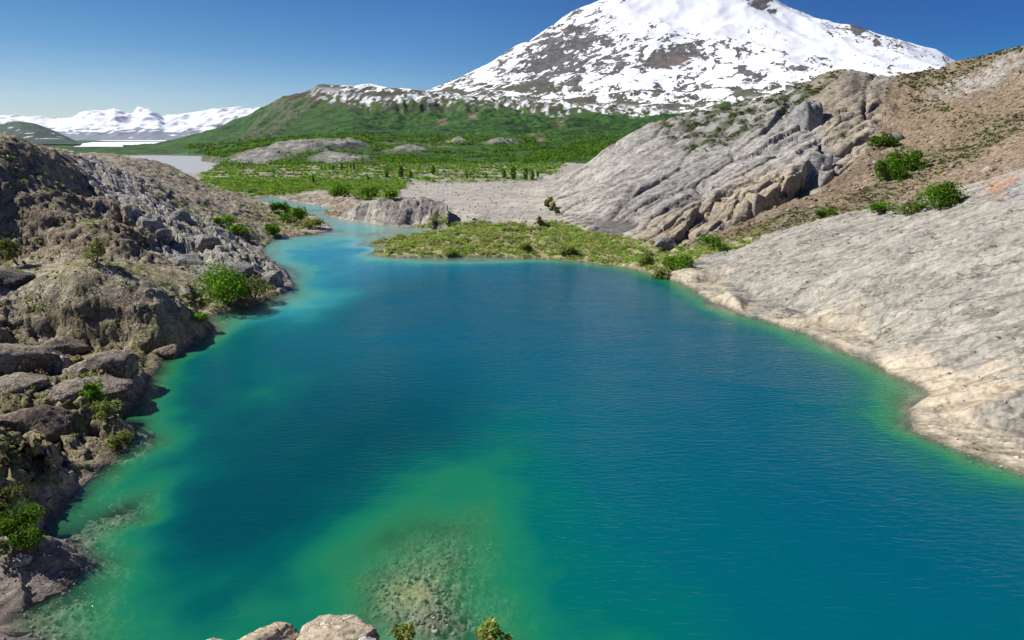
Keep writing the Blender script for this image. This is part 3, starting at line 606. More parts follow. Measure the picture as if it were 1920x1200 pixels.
def snow_mat():
    m, t = mat('snow_over_rock'); n = N(t); co = n('TexCoord').outputs['Object']
    mp = n('Mapping', i_Vector=co); mp.vector_type = 'TEXTURE'; mp.inputs['Rotation'].default_value = (0, math.radians(-34), 0); mp.inputs['Scale'].default_value = (1.5, 2.4, .62)
    a = n('TexNoise', i_Vector=mp.outputs[0], i_Scale=.018, i_Detail=4.0, i_Roughness=.6, i_Distortion=.8); b = n('TexNoise', i_Vector=mp.outputs[0], i_Scale=.075, i_Detail=4.0, i_Roughness=.65)
    rk = n('Attribute', attribute_name='rock').outputs['Fac']; col = n('Attribute', attribute_name='Col').outputs['Color']
    v = n.math('ADD', rk, n.math('ADD', n.math('MULTIPLY', n.math('SUBTRACT', a.outputs['Fac'], .5), 2.6), n.math('MULTIPLY', n.math('SUBTRACT', b.outputs['Fac'], .5), 1.5)))
    mr_ = n('MapRange', i_Value=v); mr_.inputs[1].default_value = .0; mr_.inputs[2].default_value = .05
    c_ = n('TexNoise', i_Vector=co, i_Scale=.05, i_Detail=6.0, i_Roughness=.7); cs = n('VectorMath', operation='SCALE', i_0=col); n.link(n.math('MULTIPLY_ADD', c_.outputs['Fac'], 1.6, .2), cs.inputs['Scale'])
    mx = n('Mix', data_type='RGBA'); n.link(mr_.outputs[0], mx.inputs[0]); mx.inputs[6].default_value = (.88, .89, .91, 1); n.link(cs.outputs[0], mx.inputs[7])
    h = n.math('ADD', n.math('MULTIPLY', mr_.outputs[0], .5), n.math('MULTIPLY', c_.outputs['Fac'], n.math('MULTIPLY_ADD', mr_.outputs[0], 1.2, .15)))
    bp = n('Bump', i_Strength=.7, i_Distance=9.0, i_Height=h)
    p = n('BsdfPrincipled', i_Roughness=.8, i_Normal=bp.outputs[0]); n.link(mx.outputs[2], p.inputs['Base Color']); p.inputs['Specular IOR Level'].default_value = .15
    n('OutputMaterial', i_Surface=p.outputs[0]); return m
M['snow'] = snow_mat()
def mesh_obj(name, verts, faces, m, col=None, smooth=True, parent=None, attrs=None, tri=None):
    me = bpy.data.meshes.new(name); nv = len(verts); faces = np.asarray(faces, np.int32); k = faces.shape[1]; nf = len(faces)
    me.vertices.add(nv); me.vertices.foreach_set('co', np.asarray(verts, F32).ravel())
    me.loops.add(nf*k); me.loops.foreach_set('vertex_index', faces.ravel())
    me.polygons.add(nf); me.polygons.foreach_set('loop_start', np.arange(0, nf*k, k, dtype=np.int32))
    if smooth: me.polygons.foreach_set('use_smooth', np.ones(nf, bool))
    me.update(calc_edges=True)
    if col is not None:
        a = me.color_attributes.new('Col', 'FLOAT_COLOR', 'POINT'); c = np.ones((nv, 4), F32); c[:, :3] = col; a.data.foreach_set('color', c.ravel())
    for kx, v in (attrs or {}).items():
        a = me.attributes.new(kx, 'FLOAT', 'POINT'); a.data.foreach_set('value', np.asarray(v, F32))
    me.materials.append(m); o = bpy.data.objects.new(name, me); COL.objects.link(o); o.parent = parent
    return o
def tag(o, label=None, cat=None, group=None, kind=None):
    for k, v in (('label', label), ('category', cat), ('group', group), ('kind', kind)):
        if v: o[k] = v
    return o
def grid_part(g, name, fm, m, smooth=True, stride=1, Zarr=None, attrs=None, Carr=None):
    """quads of a grid where the face mask fm (rows-1, cols-1) holds -> one object"""
    Z = g.Z if Zarr is None else Zarr
    nr, nc = g.shape; ii = np.arange(nr*nc).reshape(nr, nc)
    if stride == 1: r0, c0 = np.nonzero(fm); r1, c1 = r0+1, c0+1
    else:
        rb = np.append(np.arange(0, nr-1, stride), nr-1); cb = np.append(np.arange(0, nc-1, stride), nc-1)
        q = fm[rb[:-1]][:, cb[:-1]]; a, b = np.nonzero(q); r0, r1, c0, c1 = rb[a], rb[a+1], cb[b], cb[b+1]
    f = np.stack([ii[r0, c0], ii[r0, c1], ii[r1, c1], ii[r1, c0]], 1)
    u, inv = np.unique(f, return_inverse=True); f = inv.reshape(f.shape)[:, ::-1]
    V = np.stack([g.X.ravel()[u], g.Y.ravel()[u], Z.ravel()[u]], 1) if (Zarr is not None or not hasattr(g, 'BX')) else np.stack([g.BX.ravel()[u], g.BY.ravel()[u], g.BZ.ravel()[u]], 1)
    C_ = (g.C if Carr is None else Carr).reshape(-1, 3)[u]
    at = {k: v.ravel()[u] for k, v in (attrs or {}).items()}
    # faces must look up
    e1 = V[f[:8, 1]]-V[f[:8, 0]]; e2 = V[f[:8, 2]]-V[f[:8, 0]]
    if np.cross(e1, e2)[:, 2].mean() < 0: f = f[:, ::-1]
    return mesh_obj(name, V, f, m, C_, smooth, attrs=at)
def perlin3(x, y, q, seed=0):
    qf = np.floor(q); fq = (q-qf).astype(F32); t = fq*fq*(3-2*fq); k = qf.astype(np.int64)
    def lay(kk): return _p2s(x+((kk*7919) % 97)*1.37, y+((kk*104729) % 89)*2.11, seed)
    return lay(k)*(1-t)+lay(k+1)*t
def _p2s(x, y, seed): return perlin(x, y, seed)
gy_, gx_ = np.gradient(G.Z, axis=0), np.gradient(G.Z, axis=1); e_r = np.gradient(G.r, axis=0); e_a = G.r*np.gradient(G.A, axis=1)
sr = gy_/e_r; sa_ = gx_/e_a; nx_ = -(sr*np.sin(G.A)+sa_*np.cos(G.A)); ny_ = -(sr*np.cos(G.A)-sa_*np.sin(G.A)); nl = np.sqrt(nx_**2+ny_**2+1)
steep = 1-1/nl
G.BX, G.BY, G.BZ = G.X.copy(), G.Y.copy(), G.Z.copy()
rk_w = np.clip(m_left*1.0+m_isl*.5+m_dome*.22+m_slab*.1, 0, 1.3)*land*(~isfore)*np.clip(G.Z/.5, 0, 1)*(G.r < 300)
i = idx(rk_w, .02); x, y, q = X[i], Y[i], G.Z[i]; sc_ = lerp(1.0, 2.2, sm(100, 160, y))
d3 = perlin3(x/2.2/sc_, y/2.2/sc_, q/.5/sc_, 901)*.2*sc_+perlin3(x/.7/sc_, y/.7/sc_, q/.2/sc_, 902)*.09*sc_+perlin3(x/5/sc_, y/5/sc_, q/1.4/sc_, 903)*.5*sc_*np.clip(steep[i]*2, 0, 1)
lay_ = q/(1.1*sc_)+1.3*perlin3(x/5, y/5, q/3, 904)+x*.06; lf = lay_-np.floor(lay_); d3 += (np.minimum(lf/.75, (1-lf)/.25)-.5)*.2*sc_*np.clip(steep[i]*2.2, 0, 1)
d3 *= rk_w[i]*(.45+.75*np.clip(steep[i]*2.5, 0, 1))*(1-.8*np.clip(blob(150, 520, 260, 26)[i]*1.6, 0, 1))
G.BX[i] += nx_[i]/nl[i]*d3; G.BY[i] += ny_[i]/nl[i]*d3; G.BZ[i] += d3/nl[i]
G.BZ[i] = np.maximum(G.BZ[i], .02)
def fc(m): return m[:-1, :-1]
# region code per face
reg = np.zeros(z.shape, int)                       # 0 valley flat
reg[m_pen > .5] = 1; reg[m_scree > .5] = 2; reg[m_left > .5] = 3; reg[m_isl > .5] = 4; reg[m_dome > .5] = 5; reg[m_slab > .5] = 6
reg[(lowledge)] = 7; reg[isfore] = 8
allwet = wet & ~isfore
mxw = (allwet[:-1, :-1] & allwet[1:, :-1] & allwet[:-1, 1:] & allwet[1:, 1:])
rf = fc(reg).copy(); rf[mxw] = 9
# lake bed: fine where shallow, coarse where deep
nr, nc = z.shape
blk = np.zeros((nr-1, nc-1), bool)
for a in range(0, nr-1, 4):
    for b in range(0, nc-1, 4):
        s_ = (slice(a, min(a+4, nr-1)), slice(b, min(b+4, nc-1)))
        if (rf[s_] == 9).all() and z[a:a+5, b:b+5].max() < -2.6: blk[s_] = True
names = [('valley_flat', M['gravel'], 'pale gravel and grassy flat beyond the turquoise channel'),
 ('peninsula', M['meadow'], 'low shrubby tongue of land reaching into the lake'),
 ('scree_slope', M['scree'], 'tan scree basin rising behind the grey slab'),
 ('rocky_hillside', M['rock'], 'dark craggy bank and hill along the lake, partly in shade'),
 ('channel_rock', M['rock'], 'rounded fractured rock beside the narrow turquoise channel'),
 ('rock_dome', M['dome'], 'large pale grey rock dome with diagonal joints and broken lower ledges'),
 ('rock_slab', M['slab'], 'broad smooth grey slab sloping into the lake'),
 ('stony_ledge', M['near_rock'], 'low flat ledge of stones at the near corner of the lake'),
 ('cliff_top', M['near_rock'], 'bare rock edge right below the viewpoint')]
for k, (nm, m, lb) in enumerate(names):
    o = grid_part(G, nm, rf == k, m, smooth=(k in (0, 1))); tag(o, lb, kind='structure')
o = grid_part(G, 'lake_bed', (rf == 9) & ~blk, M['bed']); tag(o, 'stony lake bed showing through shallow water', kind='structure')
o = grid_part(G, 'deep_lake_bed', blk, M['bed'], stride=4); tag(o, 'deep floor of the lake', kind='structure')
fmtn = fc(m_mtn) > .5; fsh = fc(shoulder) > .5; fhill = (fc(YF) > 850) & (fc(XF) > -560) & (fc(YF) < 4000) & ~fmtn
o = grid_part(GF, 'snowy_mountain', fmtn, M['snow'], attrs=dict(rock=GF.rk)); tag(o, 'broad snow mountain with grey rock showing through', kind='structure')
o = grid_part(GF, 'green_hillside', fhill, M['hill']); tag(o, 'long hillside covered with green thicket', kind='structure')
o = grid_part(GF, 'valley_floor', ~fmtn & ~fhill, M['hill']); tag(o, 'green valley floor with bare rock humps', kind='structure')

# ------------------------------------------------------------------ distant snow range, dark hill, glacier
def range_obj(name, skl, Y0, Y1, px0, px1, nA, nR, colf, m, label, base=0.0, rough=1.0, seed=0):
    pxs = np.linspace(px0, px1, nA); yy = np.linspace(0, 1, nR)
    PXg, T = np.meshgrid(pxs, yy)
    Yd = Y0+(Y1-Y0)*T; xs_ = (PXg-960)/FPX/ (CP+.3*SP)*Yd
    top = np.interp(PXg, [p[0] for p in skl], [p[1] for p in skl])
    u, dy, dz = ray(PXg, top); zt = np.maximum(H+dz*((Y0+(Y1-Y0)*.85)/dy), 1.0)
    prof = np.where(T < .85, sm(0, 1, T/.85)**.8, 1-(T-.85)/.15*.6)
    Z = base-8*(1-prof)+zt*prof*(1+rough*.05*fbm(xs_/260, Yd/500, 4, seed+2))+rough*fbm(xs_/380, Yd/500, 5, seed, ridged=True)*np.clip(prof, .1, 1)*sm(.95, .6, T)*zt*.16+rough*fbm(xs_/120, Yd/120, 3, seed+5)*zt*.03
    C_ = colf(xs_, Yd, Z, zt, T)
    ii = np.arange(nA*nR).reshape(nR, nA); f = np.stack([ii[:-1, :-1], ii[:-1, 1:], ii[1:, 1:], ii[1:, :-1]], -1).reshape(-1, 4)
    o = mesh_obj(name, np.stack([xs_, Yd, Z], -1).reshape(-1, 3), f, m, C_.reshape(-1, 3)); tag(o, label, kind='structure'); return o
def snowrange(x, y, Z, zt, T):
    n = fbm(x/420, Z/55, 5, 201, gain=.6); n2 = fbm(x/120, Z/26, 3, 202); h = Z/np.maximum(zt, 1)
    rk = sm(.0, .12, n*.6+n2*.4-.35+.75*sm(.55, .05, h)+.1*sm(.9, .6, h))
    return lerp(c3(.84, .86, .9)+0*x[..., None], c3(.10, .12, .16), (rk*.9)[..., None])
range_obj('distant_snow_range', [(-500,225),(-100,224),(0,222),(40,221),(80,222),(110,226),(140,224),(160,215),(185,210),(205,212),(222,207),(240,214),(255,216),(268,207),(285,208),(300,213),(312,221),(360,215),(400,209),(440,206),(480,206),(520,207),(560,212),(640,230),(760,262)],
   8300, 10500, -500, 760, 420, 150, snowrange, M['mountain'], 'far snow covered range along the horizon', seed=210)
def darkhill(x, y, Z, zt, T):
    n = fbm(x/150, Z/40, 4, 220); c = lerp(c3(.02, .05, .035), c3(.045, .08, .055), sm(-.3, .4, n)[..., None])  # greens carry a painted bluish cast in place of thicker haze
    return tint(c, sm(.55, .62, fbm(x/60, Z/14, 3, 221)), c3(.7, .72, .76))
range_obj('dark_wooded_hill', [(-400,262),(-250,240),(-100,236),(-30,238),(10,233),(42,229),(70,233),(95,242),(120,254),(145,266),(170,273),(190,276)], 3300, 4600, -400, 190, 160, 70, darkhill, M['hill'], 'dark green hill with a rounded top below the far snow range', seed=230, rough=.6)
gv = []
for yy, x0_, x1_, z_ in ((2150, -1440, -1210, -6), (2300, -1500, -1290, -.5), (4500, -2960, -2450, -.5), (8600, -6000, -4550, -.5)):
    gv += [(x0_-60, yy, -6), (x0_, yy, z_), ((x0_+x1_)/2, yy, z_+.3), (x1_, yy, z_), (x1_+60, yy, -6)]
gfc = [(r_*5+c_, r_*5+c_+1, r_*5+c_+6, r_*5+c_+5) for r_ in range(3) for c_ in range(4)]
gl = mesh_obj('glacier', gv, gfc, M['mountain'], np.tile(c3(.8, .83, .88), (20, 1)), False); tag(gl, 'flat white glacier tongue at the foot of the far range', kind='structure')

# ------------------------------------------------------------------ water
def water_mat():
    m, t = mat('glacial_water'); n = N(t)
    dep = n('Attribute', attribute_name='depth').outputs['Fac']; silt = n('Attribute', attribute_name='silt').outputs['Fac']; calm = n('Attribute', attribute_name='calm').outputs['Fac']
    co = n('TexCoord').outputs['Object']
    # body colour by depth
    ramp = n('ValToRGB'); cr = ramp.color_ramp; n.link(n.math('DIVIDE', dep, 10.0), ramp.inputs[0])
    els = [(0.0, (.06, .20, .09)), (.10, (.035, .25, .10)), (.20, (.008, .19, .095)), (.32, (.0, .115, .10)), (.5, (.0, .090, .118)), (1.0, (.0, .080, .125))]
    cr.elements[0].position, cr.elements[0].color = els[0][0], (*els[0][1], 1); cr.elements[1].position, cr.elements[1].color = els[-1][0], (*els[-1][1], 1)
    for p_, c_ in els[1:-1]: e = cr.elements.new(p_); e.color = (*c_, 1)
    ramp2 = n('ValToRGB'); cr = ramp2.color_ramp; n.link(n.math('DIVIDE', dep, 4.0), ramp2.inputs[0])
    cr.elements[0].color = (.30, .50, .40, 1); cr.elements[1].color = (.01, .19, .32, 1); e = cr.elements.new(.35); e.color = (.12, .42, .40, 1); e = cr.elements.new(.55); e.color = (.03, .30, .38, 1)
    clr = n('VectorMath', operation='SCALE'); n.link(ramp.outputs[0], clr.inputs[0]); n.link(n('Attribute', attribute_name='bank_dim').outputs['Fac'], clr.inputs['Scale'])  # dark bank reflection painted in by scaling down the body colour
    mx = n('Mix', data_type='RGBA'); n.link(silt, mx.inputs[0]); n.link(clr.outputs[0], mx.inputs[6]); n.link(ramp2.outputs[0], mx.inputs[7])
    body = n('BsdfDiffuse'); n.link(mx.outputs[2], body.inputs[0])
    op = n.math('SUBTRACT', 1.0, n.math('POWER', 2.718, n.math('MULTIPLY', dep, n.math('ADD', n.math('MULTIPLY', dep, -.14), n.math('MULTIPLY_ADD', silt, -1.0, -.55)))))
    trc = n('CombineXYZ', i_0=n.math('POWER', 2.718, n.math('MULTIPLY', dep, -.40)), i_1=n.math('POWER', 2.718, n.math('MULTIPLY', dep, -.08)), i_2=n.math('POWER', 2.718, n.math('MULTIPLY', dep, -.22)))
    tr = n('BsdfTransparent'); n.link(trc.outputs[0], tr.inputs[0])
    mm = n('MixShader'); n.link(op, mm.inputs[0]); n.link(tr.outputs[0], mm.inputs[1]); n.link(body.outputs[0], mm.inputs[2])
    # ripples
    mp = n('Mapping', i_Vector=co); mp.inputs['Scale'].default_value = (.55, 1.7, 1); mp.inputs['Rotation'].default_value = (0, 0, .12)
    w1 = n('TexNoise', i_Vector=mp.outputs[0], i_Scale=2.0, i_Detail=4.0, i_Roughness=.55, i_Distortion=.4)
    w2 = n('TexNoise', i_Vector=mp.outputs[0], i_Scale=.22, i_Detail=2.0)
    w3 = n('TexNoise', i_Vector=co, i_Scale=.06, i_Detail=3.0, i_Distortion=1.0); wind = n('MapRange', i_Value=w3.outputs['Fac']); wind.inputs[1].default_value = .38; wind.inputs[2].default_value = .62; wind.inputs[3].default_value = .65; wind.inputs[4].default_value = 1.2
    hgt = n.math('MULTIPLY', n.math('MULTIPLY', n.math('MULTIPLY_ADD', w2.outputs['Fac'], .9, w1.outputs['Fac']), wind.outputs[0]), n.math('SUBTRACT', 1.0, n.math('MULTIPLY', calm, .96)))
    bp = n('Bump', i_Strength=.42, i_Distance=.2, i_Height=hgt)
    gl = n('BsdfGlossy', i_Roughness=.13, i_Normal=bp.outputs[0]); fr0 = n('Fresnel', i_IOR=1.33, i_Normal=bp.outputs[0]); bf_ = n('NewGeometry').outputs['Backfacing']; fr = n('Mix', data_type='FLOAT'); n.link(bf_, fr.inputs[0]); n.link(fr0.outputs[0], fr.inputs[2]); fr.inputs[3].default_value = .05
    mf = n('MixShader'); n.link(fr.outputs[0], mf.inputs[0]); n.link(mm.outputs[0], mf.inputs[1]); n.link(gl.outputs[0], mf.inputs[2])
    n('OutputMaterial', i_Surface=mf.outputs[0]); return m
M['water'] = water_mat()
depth = np.clip(-z, 0, 12); depth = np.where(depth > 2, depth, depth)
# smooth the depth so single stones do not colour the deep water
dsm = np.clip(-(z0+np.where(wet, bedn*.35*np.clip(sd_/3, 0, 1), 0)), 0, 12)
dep2 = lerp(depth, dsm, sm(.8, 1.6, dsm))
silt = np.clip(sm(78, 118, Y-.3*(X+20))*sm(60, -5, X-0.0*Y), 0, 1)
silt = np.clip(silt+.65*blob(560, 600, 170, 55, -12), 0, 1)
calm = np.clip(np.exp(-(((PX-1020)/190)**2+((PY-500)/24)**2)**1.5)*1.15, 0, 1)
wm = (z < 0.25)
wmf = wm[:-1, :-1] | wm[1:, :-1] | wm[:-1, 1:] | wm[1:, 1:]
wmf &= (fc(G.r) > 9) & (fc(Y) < 235)
sh2 = np.zeros_like(wmf)
rb = np.arange(0, wmf.shape[0]-1, 2); cb = np.arange(0, wmf.shape[1]-1, 2)
tmp = wmf[:len(rb)*2, :len(cb)*2].reshape(len(rb), 2, len(cb), 2).any(axis=(1, 3)); sh2[np.ix_(rb, cb)] = tmp
wo_ = grid_part(G, 'lake_water', sh2, M['water'], stride=2, Zarr=np.zeros_like(z), attrs=dict(depth=dep2, silt=silt, calm=calm, bank_dim=1-.45*sm(3, -8, X)*sm(62, 36, Y)*sm(1.2, 5.0, dep2))); tag(wo_, 'deep teal glacial lake turning green over its shoals', kind='structure')  # near left water dimmed in colour, standing in for the bank's dark reflection
rv = [atz(x_, y_, .05) for x_, y_ in [(200,290),(330,288.5),(410,293),(440,303),(412,318),(380,330),(340,328),(285,316),(200,300)]]
rmat, t = mat('silty_river'); n = N(t)
nz = n('TexNoise', i_Scale=.05, i_Detail=4.0, i_Vector=n('TexCoord').outputs['Object']); bp = n('Bump', i_Strength=.3, i_Distance=.5, i_Height=nz.outputs['Fac'])
p = n('BsdfPrincipled', i_Roughness=.45, i_Normal=bp.outputs[0]); p.inputs['Base Color'].default_value = (.36, .36, .34, 1); n('OutputMaterial', i_Surface=p.outputs[0])
me = bpy.data.meshes.new('river'); me.from_pydata(rv, [], [list(range(len(rv)))[::-1]]); me.materials.append(rmat); ro = bpy.data.objects.new('river', me); COL.objects.link(ro); tag(ro, 'grey silty river across the valley', kind='structure')

# ------------------------------------------------------------------ where a pixel meets the built ground
Gz, GFz = G.Z, GF.Z
def hit(px, py, ymin=6):
    dx, dy, dz = ray(px, py); Ys = np.exp(np.linspace(math.log(ymin), math.log(2500), 2600)); t = Ys/dy
    xx = dx*t; zz = H+dz*t; r = np.hypot(xx, Ys)
    g = np.where(r < 478, G.sample(Gz, xx, Ys), GF.sample(GFz, xx, Ys)); g = np.maximum(g, 0)
    k = np.nonzero(g >= zz)[0]
    if len(k) == 0: k = [np.argmin(np.abs(zz-g))]
    k = k[0]; return float(xx[k]), float(Ys[k]), float(g[k])
def gz(x, y):
    x = np.asarray(x, float); y = np.asarray(y, float); r = np.hypot(x, y)
    return np.where(r < 478, G.sample(Gz, x, y), GF.sample(GFz, x, y))

# ------------------------------------------------------------------ leaves
def leaf_mat(name, trans=.45):
    m, t = mat(name); n = N(t); c = n('Attribute', attribute_name='Col').outputs['Color']
    d = n('BsdfDiffuse'); n.link(c, d.inputs[0]); l = n('BsdfTranslucent'); n.link(c, l.inputs[0])
    mx = n('MixShader'); mx.inputs[0].default_value = trans; n.link(d.outputs[0], mx.inputs[1]); n.link(l.outputs[0], mx.inputs[2]); n('OutputMaterial', i_Surface=mx.outputs[0]); return m
M['leaf'] = leaf_mat('leaf'); 
M['bark'] = ground_mat('bark', 9, 3, .4, .6, .05)
def leaf_tris(P, size, col, quad=False, up=.35):
    n_ = len(P); size = np.broadcast_to(np.asarray(size, float), (n_,))[:, None]
    a = RNG.normal(size=(n_, 3)); a[:, 2] *= .8; a /= np.linalg.norm(a, axis=1, keepdims=True)
    nn = RNG.normal(size=(n_, 3)); nn[:, 2] = np.abs(nn[:, 2])+up; b = np.cross(nn, a); b /= np.linalg.norm(b, axis=1, keepdims=True)+1e-9
    if quad: V = np.stack([P-a*size*.7, P+b*size*.36, P+a*size*.75, P-b*size*.36], 1); k = 4
    else: V = np.stack([P-a*size*.6-b*size*.35, P-a*size*.45+b*size*.5, P+a*size*.75], 1); k = 3
    F_ = np.arange(n_*k).reshape(n_, k)
    C_ = np.repeat(np.asarray(col, F32), k, axis=0); return V.reshape(-1, 3), F_, C_
GREENS = np.array([(.17, .36, .025), (.12, .28, .02), (.08, .20, .02), (.24, .40, .04)], F32)
OLIVE = np.array([(.20, .26, .055), (.26, .28, .08), (.15, .22, .04), (.30, .25, .13), (.19, .33, .04)], F32)
def tubes(segs, k=5):
    V = []; F_ = []
    for p, q, r0, r1 in segs:
        p = np.array(p, float); q = np.array(q, float); d = q-p; d /= np.linalg.norm(d)+1e-9
        a = np.cross(d, [0.3, .9, .1]); a /= np.linalg.norm(a); b = np.cross(d, a); o = len(V)
        for c, r in ((p, r0), (q, r1)):
            for j in range(k):
                t_ = 2*math.pi*j/k; V.append(c+(a*math.cos(t_)+b*math.sin(t_))*r)
        for j in range(k): F_.append((o+j, o+(j+1) % k, o+k+(j+1) % k, o+k+j))
    return np.array(V), np.array(F_)
def lobes_leaves(w, h, n, ls, cols, lobes=12, shell=.72, seed=1, top=1.0, dry=0.0):
    rg_ = np.random.default_rng(seed); L = []
    for k in range(lobes):
        a = rg_.uniform(0, 2*math.pi); q = math.sqrt(rg_.uniform(0, 1)); zz = rg_.uniform(.25, .85)
        s_ = math.sqrt(max(0.05, 1-((zz-.4)/.65)**2)); L.append((math.cos(a)*q*w*.40*s_, math.sin(a)*q*w*.40*s_, zz*h*.85, rg_.uniform(.09, .24)*w, rg_.uniform(.6, 1.25)))
    L = np.array(L); k = rg_.integers(0, lobes, n); d = rg_.normal(size=(n, 3)); d /= np.linalg.norm(d, axis=1, keepdims=True)
    rr = L[k, 3:4]*(shell+(1.12-shell)*rg_.random((n, 1))); P = L[k, :3]+d*rr*np.array([1, 1, min(1.1, .5+h/w*.6)])
    P[:, 2] = np.clip(P[:, 2], .02, h*1.02)
    c = cols[rg_.integers(0, len(cols), n)]*L[k, 4:5]*rg_.uniform(.75, 1.25, (n, 1))
    out_ = rg_.random(n) < .05; P[out_, 2] += rg_.uniform(0, .18*h, out_.sum()); P[out_, :2] *= rg_.uniform(.8, 1.25, (out_.sum(), 1))
    dull = rg_.random(n) < .18; c[dull] = c[dull]*.55+np.array([.05, .04, .012])
    return P, np.clip(c, .004, .6), L
ROOTS = []
def bush(px, py, wpx, hpx, label, cols=GREENS, n=1800, group=None, lobes=14, ls=None, base=None, seed=None, name='bush', ymin=6):
    x, y, z_ = base or hit(px, py, ymin); dist = math.hypot(y, H-z_); wm_ = wpx/FPX*dist*1.14; hm = hpx/FPX*dist*1.08
    z_ = float(gz(x, y)) if base is None else z_
    seed = seed or int(px*7+py)
    ls = ls or max(.10, dist*.0027)
    P, c, L = lobes_leaves(wm_, hm, n, ls, cols, lobes, seed=seed)
    e = bpy.data.objects.new(name, None); COL.objects.link(e); e.location = (x, y, z_-.05); e.empty_display_size = .3
    tag(e, label, name.replace('_', ' ') if name != 'bush' else 'bush', group)
    V, F_, C_ = leaf_tris(P, ls*RNG.uniform(.7, 1.3, n), c, quad=True)
    mesh_obj('foliage', V, F_, M['leaf'], C_, False, parent=e)
    segs = [((0, 0, 0), tuple(l[:3]*.9), .03+wm_*.006, .012) for l in L]
    V, F_ = tubes(segs); mesh_obj('stem', V, F_, M['bark'], np.tile(c3(.16, .12, .08), (len(V), 1)), True, parent=e)
    return e
bushes = [
 (428,572,118,74,'big bright green alder bush at the foot of the grey ridge, by the water',GREENS,6000,22),
 (478,560,62,44,'olive green bush right beside the big bright alder at the water',OLIVE,1600,10),
 (1755,390,64,52,'round dark green bush on the crest behind the pale slab',GREENS*.9,4200,16),
 (1664,340,50,40,'lower of the two joined bushes on the scree slope',GREENS*.9,2600,10),
 (1700,316,66,38,'upper of the two joined bushes on the scree slope',GREENS*.85,2800,10),
 (1653,276,46,20,'small flat bush beside a grey outcrop high on the scree',GREENS*.6,1500,8),
 (1655,400,50,18,'low bright bush left of the round dark bush behind the slab',GREENS,1200,8),
 (1700,397,60,20,'low spreading bush touching the round dark bush behind the slab',OLIVE,1500,8),
 (178,762,44,58,'bright green upright bush below dark boulders on the near left bank',GREENS*1.15,1900,9),
 (200,786,50,38,'yellow green bush at the water below the dark boulders',OLIVE*1.2,1600,9),
 (228,838,40,32,'yellow green clump on the tip of the near left shore',OLIVE*1.2,1100,7),
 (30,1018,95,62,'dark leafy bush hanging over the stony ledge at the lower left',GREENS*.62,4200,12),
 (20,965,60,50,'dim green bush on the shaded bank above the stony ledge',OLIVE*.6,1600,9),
 (182,494,40,44,'young shrub at the foot of the shaded cliff',OLIVE*1.1,700,7),
 (32,496,44,50,'thin shrub at the left end of the shaded cliff foot',OLIVE*.8,800,7),
 (380,604,36,16,'small bright plant on the sandy shore point',GREENS*1.2,600,6),
 (640,368,44,20,'low bright bush left of the channel, before the meadow',GREENS,1300,9),
 (695,374,44,20,'low bright bush above the fractured channel rock',GREENS,1200,8),
 (728,374,34,18,'small bush at the right end of the low bushes above the channel rock',GREENS*.9,900,7),
 (1030,394,20,26,'upright yellow green shrub where gravel meets the dome',OLIVE*1.1,500,6),
 (1043,404,12,18,'smallest shrub at the foot of the dome beside the gravel',OLIVE,300,5),
 (1012,423,14,20,'thin shrub standing alone on the gravel',OLIVE*1.1,300,5),
 (525,402,34,26,'dark green bush at the inland end of the grassy spit',GREENS*.8,900,7),
 (552,418,46,30,'bright green bush in the middle of the grassy spit',GREENS,1300,9),
 (590,428,40,16,'low bush near the tip of the grassy spit',OLIVE*1.15,900,8),
 (512,442,40,26,'bush at the inlet between the spit and the grey ridge',GREENS*.9,1000,8),
 (1240,520,38,19,'yellow green bush at the inner corner of the peninsula shore',OLIVE*1.25,1500,10),
 (1268,505,56,34,'bright green bush where the peninsula meets the slab',GREENS*1.05,1700,10),
 (1210,492,40,18,'grey green bush in the middle of the wide peninsula end',OLIVE*1.5,1300,9),
 (1060,478,35,14,'pale green bush near the peninsula shore',OLIVE*1.2,1100,9),
 (1335,468,50,24,'bush in the hollow between the dome and the slab',GREENS*.9,1200,8),
 (1545,408,36,16,'small green bush on the grassy strip along the slab crest',GREENS*.8,800,7),
 (985,466,32,10,'rounded bush on the middle of the peninsula',OLIVE*1.5,900,8),
 (845,478,24,8,'low bush at the near shore of the peninsula tip',OLIVE*1.2,600,7),
 (415,418,44,12,'bright grassy bush in the cleft behind the grey ridge',GREENS*1.15,800,8),
 (445,436,40,12,'second bright bush in the cleft behind the grey ridge, nearer the water',GREENS*1.1,800,8),
]
for b_ in bushes:
    px_, py_, w_, h_, lb_, cc, n_, lo_ = b_
    bush(px_, py_, w_, h_, lb_, cc, n_, lobes=lo_)

